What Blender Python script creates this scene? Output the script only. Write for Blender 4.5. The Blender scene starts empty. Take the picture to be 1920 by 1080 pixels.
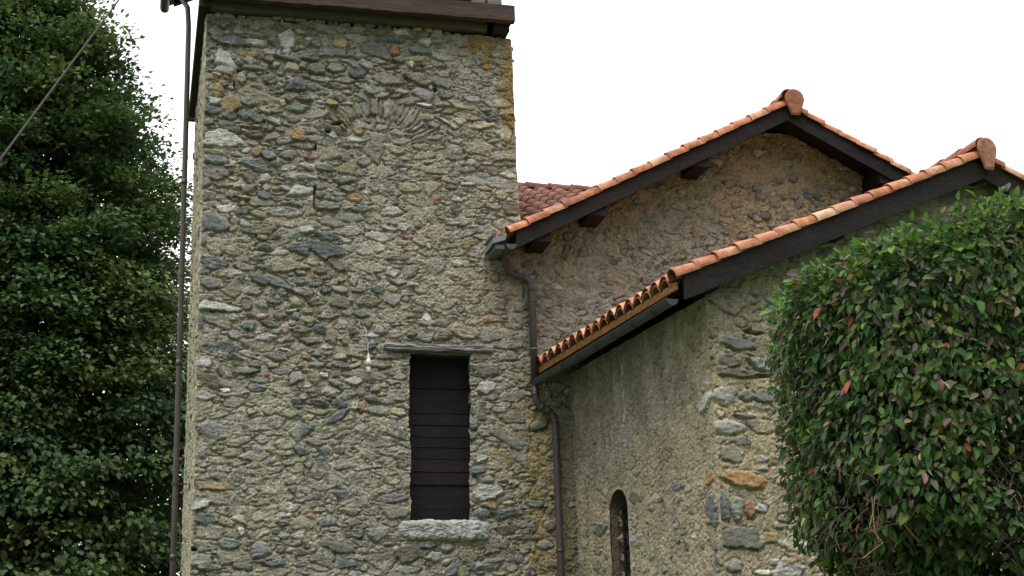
import bpy, math, random
import numpy as np
from math import radians, sin, cos, tan, pi
from mathutils import Matrix, Vector

SC = bpy.context.scene
COLL = SC.collection
R = radians

# ------------------------------------------------------------------ camera
cam_d = bpy.data.cameras.new("camera")
cam = bpy.data.objects.new("camera", cam_d)
COLL.objects.link(cam)
SC.camera = cam
PITCH, ROLL, YAW = R(16.4), R(1.8), R(14.2)
fw = Vector((sin(YAW) * cos(PITCH), cos(YAW) * cos(PITCH), sin(PITCH)))
r0 = Vector((cos(YAW), -sin(YAW), 0)); u0 = r0.cross(fw)
rt = cos(ROLL) * r0 - sin(ROLL) * u0
up = sin(ROLL) * r0 + cos(ROLL) * u0
m3 = Matrix((rt, up, -fw)).transposed()
cam.matrix_world = Matrix.Translation((0, 0, 1.6)) @ m3.to_4x4()
cam_d.sensor_width = 36.0
cam_d.lens = 36.0 * 2813.0 / 1920.0
cam_d.clip_start = 0.1
cam_d.clip_end = 8000
SC.render.resolution_x = 1024
SC.render.resolution_y = 576

# ------------------------------------------------------------------ light
SUN_EL, SUN_AZ = R(62), R(212)      # azimuth from +Y clockwise: behind and left of the camera
w = bpy.data.worlds.new("World"); SC.world = w; w.use_nodes = True
nt = w.node_tree; nt.nodes.clear()
out = nt.nodes.new("ShaderNodeOutputWorld"); bg = nt.nodes.new("ShaderNodeBackground")
sky = nt.nodes.new("ShaderNodeTexSky"); sky.sky_type = 'NISHITA'; sky.sun_disc = False
sky.sun_elevation = SUN_EL; sky.sun_rotation = SUN_AZ
tc = nt.nodes.new("ShaderNodeTexCoord")
no = nt.nodes.new("ShaderNodeTexNoise"); no.inputs['Scale'].default_value = 2.3; no.inputs['Detail'].default_value = 6
mp = nt.nodes.new("ShaderNodeMapping"); mp.inputs['Location'].default_value = (0.35, 0.1, 0.2); mp.inputs['Scale'].default_value = (1, 1, 2.2)
rmp = nt.nodes.new("ShaderNodeValToRGB")
rmp.color_ramp.elements[0].position = 0.30; rmp.color_ramp.elements[0].color = (0.0, 0.0, 0.0, 1)
rmp.color_ramp.elements[1].position = 0.50; rmp.color_ramp.elements[1].color = (1, 1, 1, 1)
# a thin break in the cloud in one direction of the sky
vd = nt.nodes.new("ShaderNodeVectorMath"); vd.operation = 'DISTANCE'
vd.inputs[1].default_value = (0.0, 0.906, 0.423)
gap = nt.nodes.new("ShaderNodeMapRange"); gap.inputs['From Min'].default_value = 0.0; gap.inputs['From Max'].default_value = 0.07
gap.inputs['To Min'].default_value = 0.45; gap.inputs['To Max'].default_value = 1.0
mn = nt.nodes.new("ShaderNodeMath"); mn.operation = 'MINIMUM'
mix = nt.nodes.new("ShaderNodeMixRGB"); mix.inputs[2].default_value = (11.0, 11.1, 11.3, 1)
L = nt.links.new
L(tc.outputs['Generated'], mp.inputs['Vector']); L(mp.outputs[0], no.inputs['Vector']); L(no.outputs['Fac'], rmp.inputs[0])
L(tc.outputs['Generated'], vd.inputs[0]); L(vd.outputs['Value'], gap.inputs['Value'])
mg = nt.nodes.new("ShaderNodeMath"); mg.operation = 'MAXIMUM'; mg.inputs[1].default_value = 0.75
L(rmp.outputs[0], mg.inputs[0]); L(mg.outputs[0], mn.inputs[0]); L(gap.outputs[0], mn.inputs[1]); L(mn.outputs[0], mix.inputs[0])
sx = nt.nodes.new("ShaderNodeSeparateXYZ"); L(tc.outputs['Generated'], sx.inputs[0])
gr = nt.nodes.new("ShaderNodeMapRange"); gr.inputs['From Min'].default_value = 0.0; gr.inputs['From Max'].default_value = 1.0
gr.inputs['To Min'].default_value = 5.6; gr.inputs['To Max'].default_value = 24.0; L(sx.outputs[2], gr.inputs['Value'])
# unseen low sky behind and left of viewer, dimmed to deepen shade under eaves
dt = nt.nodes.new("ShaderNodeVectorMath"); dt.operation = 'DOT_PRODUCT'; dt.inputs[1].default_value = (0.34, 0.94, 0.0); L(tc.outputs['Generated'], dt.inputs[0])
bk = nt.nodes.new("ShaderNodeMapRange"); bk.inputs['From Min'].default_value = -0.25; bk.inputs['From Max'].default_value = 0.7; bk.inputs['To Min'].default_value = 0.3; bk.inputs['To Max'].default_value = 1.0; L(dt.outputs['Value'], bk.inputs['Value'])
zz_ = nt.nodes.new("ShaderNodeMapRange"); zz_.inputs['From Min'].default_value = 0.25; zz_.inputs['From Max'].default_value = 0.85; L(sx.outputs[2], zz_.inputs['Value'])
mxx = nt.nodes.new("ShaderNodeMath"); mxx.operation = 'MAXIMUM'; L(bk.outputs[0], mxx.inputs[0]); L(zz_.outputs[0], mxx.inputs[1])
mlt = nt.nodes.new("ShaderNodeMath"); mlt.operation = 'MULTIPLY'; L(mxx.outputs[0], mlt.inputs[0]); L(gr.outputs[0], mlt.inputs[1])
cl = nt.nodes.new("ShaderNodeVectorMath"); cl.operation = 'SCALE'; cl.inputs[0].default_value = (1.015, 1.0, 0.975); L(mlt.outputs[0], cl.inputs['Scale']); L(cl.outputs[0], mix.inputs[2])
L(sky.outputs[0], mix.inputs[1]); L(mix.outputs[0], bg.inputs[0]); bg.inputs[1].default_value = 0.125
L(bg.outputs[0], out.inputs[0])

sd = bpy.data.lights.new("sun", 'SUN'); sun = bpy.data.objects.new("sun", sd); COLL.objects.link(sun)
sd.energy = 0.9; sd.angle = R(25); sd.color = (1, 0.96, 0.9)
sdir = Vector((sin(SUN_AZ) * cos(SUN_EL), cos(SUN_AZ) * cos(SUN_EL), sin(SUN_EL)))
sun.rotation_euler = sdir.to_track_quat('Z', 'Y').to_euler()

SC.view_settings.view_transform = 'Standard'; SC.view_settings.look = 'None'
SC.view_settings.exposure = 0.50; SC.view_settings.gamma = 1

# ------------------------------------------------------------------ object helpers
def tag(o, label=None, cat=None, group=None, kind=None):
    if label: o['label'] = label
    if cat: o['category'] = cat
    if group: o['group'] = group
    if kind: o['kind'] = kind
    return o

def thing(name, label, cat, loc=(0, 0, 0), group=None):
    o = bpy.data.objects.new(name, None); COLL.objects.link(o)
    o.location = loc; o.empty_display_size = 0.3
    bpy.context.view_layer.update()
    return tag(o, label, cat, group)

def link(name, me, parent=None, label=None):
    o = bpy.data.objects.new(name, me); COLL.objects.link(o)
    if parent is not None:
        o.parent = parent
        if parent.type == 'EMPTY': o.matrix_parent_inverse = Matrix.Translation(-parent.location)
    if label: o['label'] = label
    return o

class MB:
    """collects vertices, faces and one colour per vertex in numpy blocks"""
    def __init__(s):
        s.v = []; s.f = []; s.c = []; s.n = 0
    def add(s, v, f, c=(0.5, 0.5, 0.5)):
        v = np.asarray(v, float).reshape(-1, 3)
        c = np.asarray(c, float)
        if c.ndim == 1: c = np.tile(c[:3], (len(v), 1))
        if not isinstance(f, list): f = [f]
        for a in f:
            a = np.asarray(a, dtype=np.int64)
            if a.size: s.f.append(a + s.n)
        s.v.append(v); s.c.append(c[:, :3]); s.n += len(v)
    def box(s, x0, x1, y0, y1, z0, z1, c=(0.5, 0.5, 0.5), fr=None):
        v = np.array([(x, y, z) for x in (x0, x1) for y in (y0, y1) for z in (z0, z1)], float)
        if fr is not None: v = fr(v)
        s.add(v, BOXF, c)
    def beam(s, p, q, w, h, c=(0.5, 0.5, 0.5), up=(0, 0, 1), nseg=1, jit=0, rng=None):
        p = np.array(p, float); q = np.array(q, float); d = q - p; d /= np.linalg.norm(d)
        u = np.array(up, float); sd_ = np.cross(d, u); sd_ /= np.linalg.norm(sd_); u = np.cross(sd_, d)
        V = []
        for i in range(nseg + 1):
            o = p + (q - p) * i / nseg
            j = (rng.normal(0, jit, 4) if rng is not None else np.zeros(4))
            V += [o - sd_ * w / 2 - u * h / 2 + u * j[0], o + sd_ * w / 2 - u * h / 2 + u * j[1],
                  o + sd_ * w / 2 + u * h / 2 + u * j[2], o - sd_ * w / 2 + u * h / 2 + u * j[3]]
        F = [(3, 2, 1, 0), tuple(4 * nseg + k for k in range(4))]
        for i in range(nseg):
            for k in range(4):
                a = 4 * i + k; b = 4 * i + (k + 1) % 4
                F.append((a, b, b + 4, a + 4))
        s.add(V, np.array(F), c)
    def tube(s, pts, rad, c=(0.5, 0.5, 0.5), seg=12, cap=True):
        pts = [np.array(p, float) for p in pts]
        n = len(pts); V = []; u = None
        rads = rad if hasattr(rad, '__len__') else [rad] * n
        for i, p in enumerate(pts):
            d = pts[min(i + 1, n - 1)] - pts[max(i - 1, 0)]; d /= np.linalg.norm(d) + 1e-9
            if u is None:
                u = np.cross(d, (0.3, 0.9, 0.2)); u /= np.linalg.norm(u)
            u = u - d * (u @ d); u /= np.linalg.norm(u) + 1e-9
            w_ = np.cross(d, u)
            for k in range(seg):
                a = 2 * pi * k / seg
                V.append(p + rads[i] * (cos(a) * u + sin(a) * w_))
        F = []
        for i in range(n - 1):
            for k in range(seg):
                a = i * seg + k; b = i * seg + (k + 1) % seg
                F.append((a, b, b + seg, a + seg))
        fs = [np.array(F)]
        if cap:
            fs.append(np.array([list(range(seg))[::-1]])); fs.append(np.array([[(n - 1) * seg + k for k in range(seg)]]))
        s.add(V, fs, c)
    def build(s, name, mat, parent=None, label=None, smooth=False):
        V = np.concatenate(s.v).astype(np.float32); Cc = np.concatenate(s.c)
        me = bpy.data.meshes.new(name)
        me.vertices.add(len(V)); me.vertices.foreach_set('co', V.ravel())
        li = np.concatenate([a.ravel() for a in s.f]); cnt = np.concatenate([np.full(a.shape[0], a.shape[1]) for a in s.f])
        me.loops.add(len(li)); me.loops.foreach_set('vertex_index', li.astype(np.int32))
        st = np.concatenate([[0], np.cumsum(cnt)[:-1]]).astype(np.int32)
        me.polygons.add(len(cnt)); me.polygons.foreach_set('loop_start', st)
        try: me.polygons.foreach_set('loop_total', cnt.astype(np.int32))
        except Exception: pass
        me.polygons.foreach_set('use_smooth', np.full(len(cnt), bool(smooth)))
        at = me.color_attributes.new('Col', 'FLOAT_COLOR', 'POINT')
        at.data.foreach_set('color', np.concatenate([Cc, np.ones((len(V), 1))], 1).astype(np.float32).ravel())
        me.update(calc_edges=True); me.validate()
        me.materials.append(mat)
        return link(name, me, parent, label)
BOXF = np.array([(0, 1, 3, 2), (4, 6, 7, 5), (0, 4, 5, 1), (2, 3, 7, 6), (0, 2, 6, 4), (1, 5, 7, 3)])

# ------------------------------------------------------------------ numpy noise
_T = np.random.RandomState(7).rand(512, 512)
def vnoise(x, y, s=0):
    x = x + s * 17.37; y = y + s * 5.71
    xi = np.floor(x).astype(int); yi = np.floor(y).astype(int); fx = x - xi; fy = y - yi
    fx = fx * fx * (3 - 2 * fx); fy = fy * fy * (3 - 2 * fy)
    a = _T[xi & 511, yi & 511]; b = _T[(xi + 1) & 511, yi & 511]; c = _T[xi & 511, (yi + 1) & 511]; d = _T[(xi + 1) & 511, (yi + 1) & 511]
    return (a * (1 - fx) + b * fx) * (1 - fy) + (c * (1 - fx) + d * fx) * fy * 1.0
def fbm(x, y, s=0, o=4, g=0.55):
    t = 0; a = 1; n = 0
    for i in range(o):
        t = t + a * (vnoise(x, y, s + i * 3) - 0.5); n += a; a *= g; x = x * 2.03; y = y * 2.03
    return t / n * 2
def ridge(x, y, s=0):
    return 1 - np.abs(2 * vnoise(x, y, s) - 1)

# ------------------------------------------------------------------ materials
def nodemat(name, rough=0.9, spec=0.3):
    m = bpy.data.materials.new(name); m.use_nodes = True
    n = m.node_tree; b = n.nodes['Principled BSDF']
    b.inputs['Roughness'].default_value = rough
    b.inputs['Specular IOR Level'].default_value = spec
    return m, n, b
def attr_mat(name, rough=0.92, spec=0.2, nscale=55, namp=0.35, bump=0.4, bscale=90, bdist=0.01, stretch=(1, 1, 1), big=3.0, bigamp=0.15):
    """vertex colour of each thing, broken up by procedural noise, with a fine bump"""
    m, n, b = nodemat(name, rough, spec); N = n.nodes; K = n.links.new
    at = N.new('ShaderNodeAttribute'); at.attribute_name = 'Col'
    tc = N.new('ShaderNodeTexCoord'); mp = N.new('ShaderNodeMapping'); mp.inputs['Scale'].default_value = stretch
    K(tc.outputs['Object'], mp.inputs['Vector'])
    n1 = N.new('ShaderNodeTexNoise'); n1.inputs['Scale'].default_value = nscale; n1.inputs['Detail'].default_value = 5; n1.inputs['Roughness'].default_value = 0.65
    n2 = N.new('ShaderNodeTexNoise'); n2.inputs['Scale'].default_value = big; n2.inputs['Detail'].default_value = 4
    K(mp.outputs[0], n1.inputs['Vector']); K(mp.outputs[0], n2.inputs['Vector'])
    r1 = N.new('ShaderNodeMapRange'); r1.inputs['From Min'].default_value = 0.3; r1.inputs['From Max'].default_value = 0.7
    r1.inputs['To Min'].default_value = 1 - namp; r1.inputs['To Max'].default_value = 1 + namp
    r2 = N.new('ShaderNodeMapRange'); r2.inputs['From Min'].default_value = 0.3; r2.inputs['From Max'].default_value = 0.7
    r2.inputs['To Min'].default_value = 1 - bigamp; r2.inputs['To Max'].default_value = 1 + bigamp
    K(n1.outputs['Fac'], r1.inputs['Value']); K(n2.outputs['Fac'], r2.inputs['Value'])
    mu = N.new('ShaderNodeMath'); mu.operation = 'MULTIPLY'; K(r1.outputs[0], mu.inputs[0]); K(r2.outputs[0], mu.inputs[1])
    vm = N.new('ShaderNodeVectorMath'); vm.operation = 'SCALE'; K(at.outputs['Color'], vm.inputs[0]); K(mu.outputs[0], vm.inputs['Scale'])
    K(vm.outputs[0], b.inputs['Base Color'])
    if bump:
        nb = N.new('ShaderNodeTexNoise'); nb.inputs['Scale'].default_value = bscale; nb.inputs['Detail'].default_value = 4; nb.inputs['Roughness'].default_value = 0.7
        K(mp.outputs[0], nb.inputs['Vector'])
        bp = N.new('ShaderNodeBump'); bp.inputs['Strength'].default_value = bump; bp.inputs['Distance'].default_value = bdist
        K(nb.outputs['Fac'], bp.inputs['Height']); K(bp.outputs[0], b.inputs['Normal'])
    return m
def leaf_mat(name, rough=0.55, trans=0.25, spec=0.35):
    m, n, b = nodemat(name, rough, spec); N = n.nodes; K = n.links.new
    at = N.new('ShaderNodeAttribute'); at.attribute_name = 'Col'
    tr = N.new('ShaderNodeBsdfTranslucent'); mx = N.new('ShaderNodeMixShader'); mx.inputs[0].default_value = trans
    K(at.outputs['Color'], b.inputs['Base Color']); K(at.outputs['Color'], tr.inputs['Color'])
    K(b.outputs[0], mx.inputs[1]); K(tr.outputs[0], mx.inputs[2]); K(mx.outputs[0], N['Material Output'].inputs['Surface'])
    return m

M_RUBBLE = attr_mat('rubble_masonry', 0.93, 0.15, nscale=38, namp=0.42, bump=0.55, bscale=70, bdist=0.012, big=5, bigamp=0.12)
M_PLASTER = attr_mat('old_render', 0.95, 0.1, nscale=45, namp=0.32, bump=0.6, bscale=60, bdist=0.012, big=2.5, bigamp=0.12)
M_WOOD = attr_mat('weathered_timber', 0.8, 0.25, nscale=14, namp=0.45, bump=0.4, bscale=22, bdist=0.006, stretch=(0.25, 1, 3.0), big=2, bigamp=0.2)
M_DWOOD = attr_mat('tarred_timber', 0.75, 0.25, nscale=20, namp=0.75, bump=0.3, bscale=30, bdist=0.004, stretch=(0.6, 1, 2.0), big=3, bigamp=0.3)
M_TILE = attr_mat('terracotta', 0.88, 0.15, nscale=34, namp=0.22, bump=0.4, bscale=90, bdist=0.004, big=10, bigamp=0.34)
M_METAL = attr_mat('painted_metal', 0.42, 0.5, nscale=12, namp=0.12, bump=0.05, bscale=40, bdist=0.002, big=2, bigamp=0.15)
M_LINTEL = attr_mat('split_old_oak', 0.9, 0.15, nscale=16, namp=0.7, bump=0.9, bscale=18, bdist=0.02, stretch=(0.18, 1, 4.0), big=6, bigamp=0.2)
M_BARK = attr_mat('bark', 0.95, 0.1, nscale=18, namp=0.4, bump=0.8, bscale=20, bdist=0.03, stretch=(1, 1, 0.3))
M_LEAF = leaf_mat('oval_leaf', 0.72, 0.25, 0.2)
M_TLEAF = leaf_mat('tree_leaf', 0.6, 0.3)
M_GRASS = attr_mat('grass', 0.95, 0.1, nscale=3, namp=0.4, bump=0.5, bscale=8, bdist=0.05, big=0.15, bigamp=0.3)
M_PORC = attr_mat('porcelain', 0.25, 0.5, nscale=20, namp=0.05, bump=0)
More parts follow.
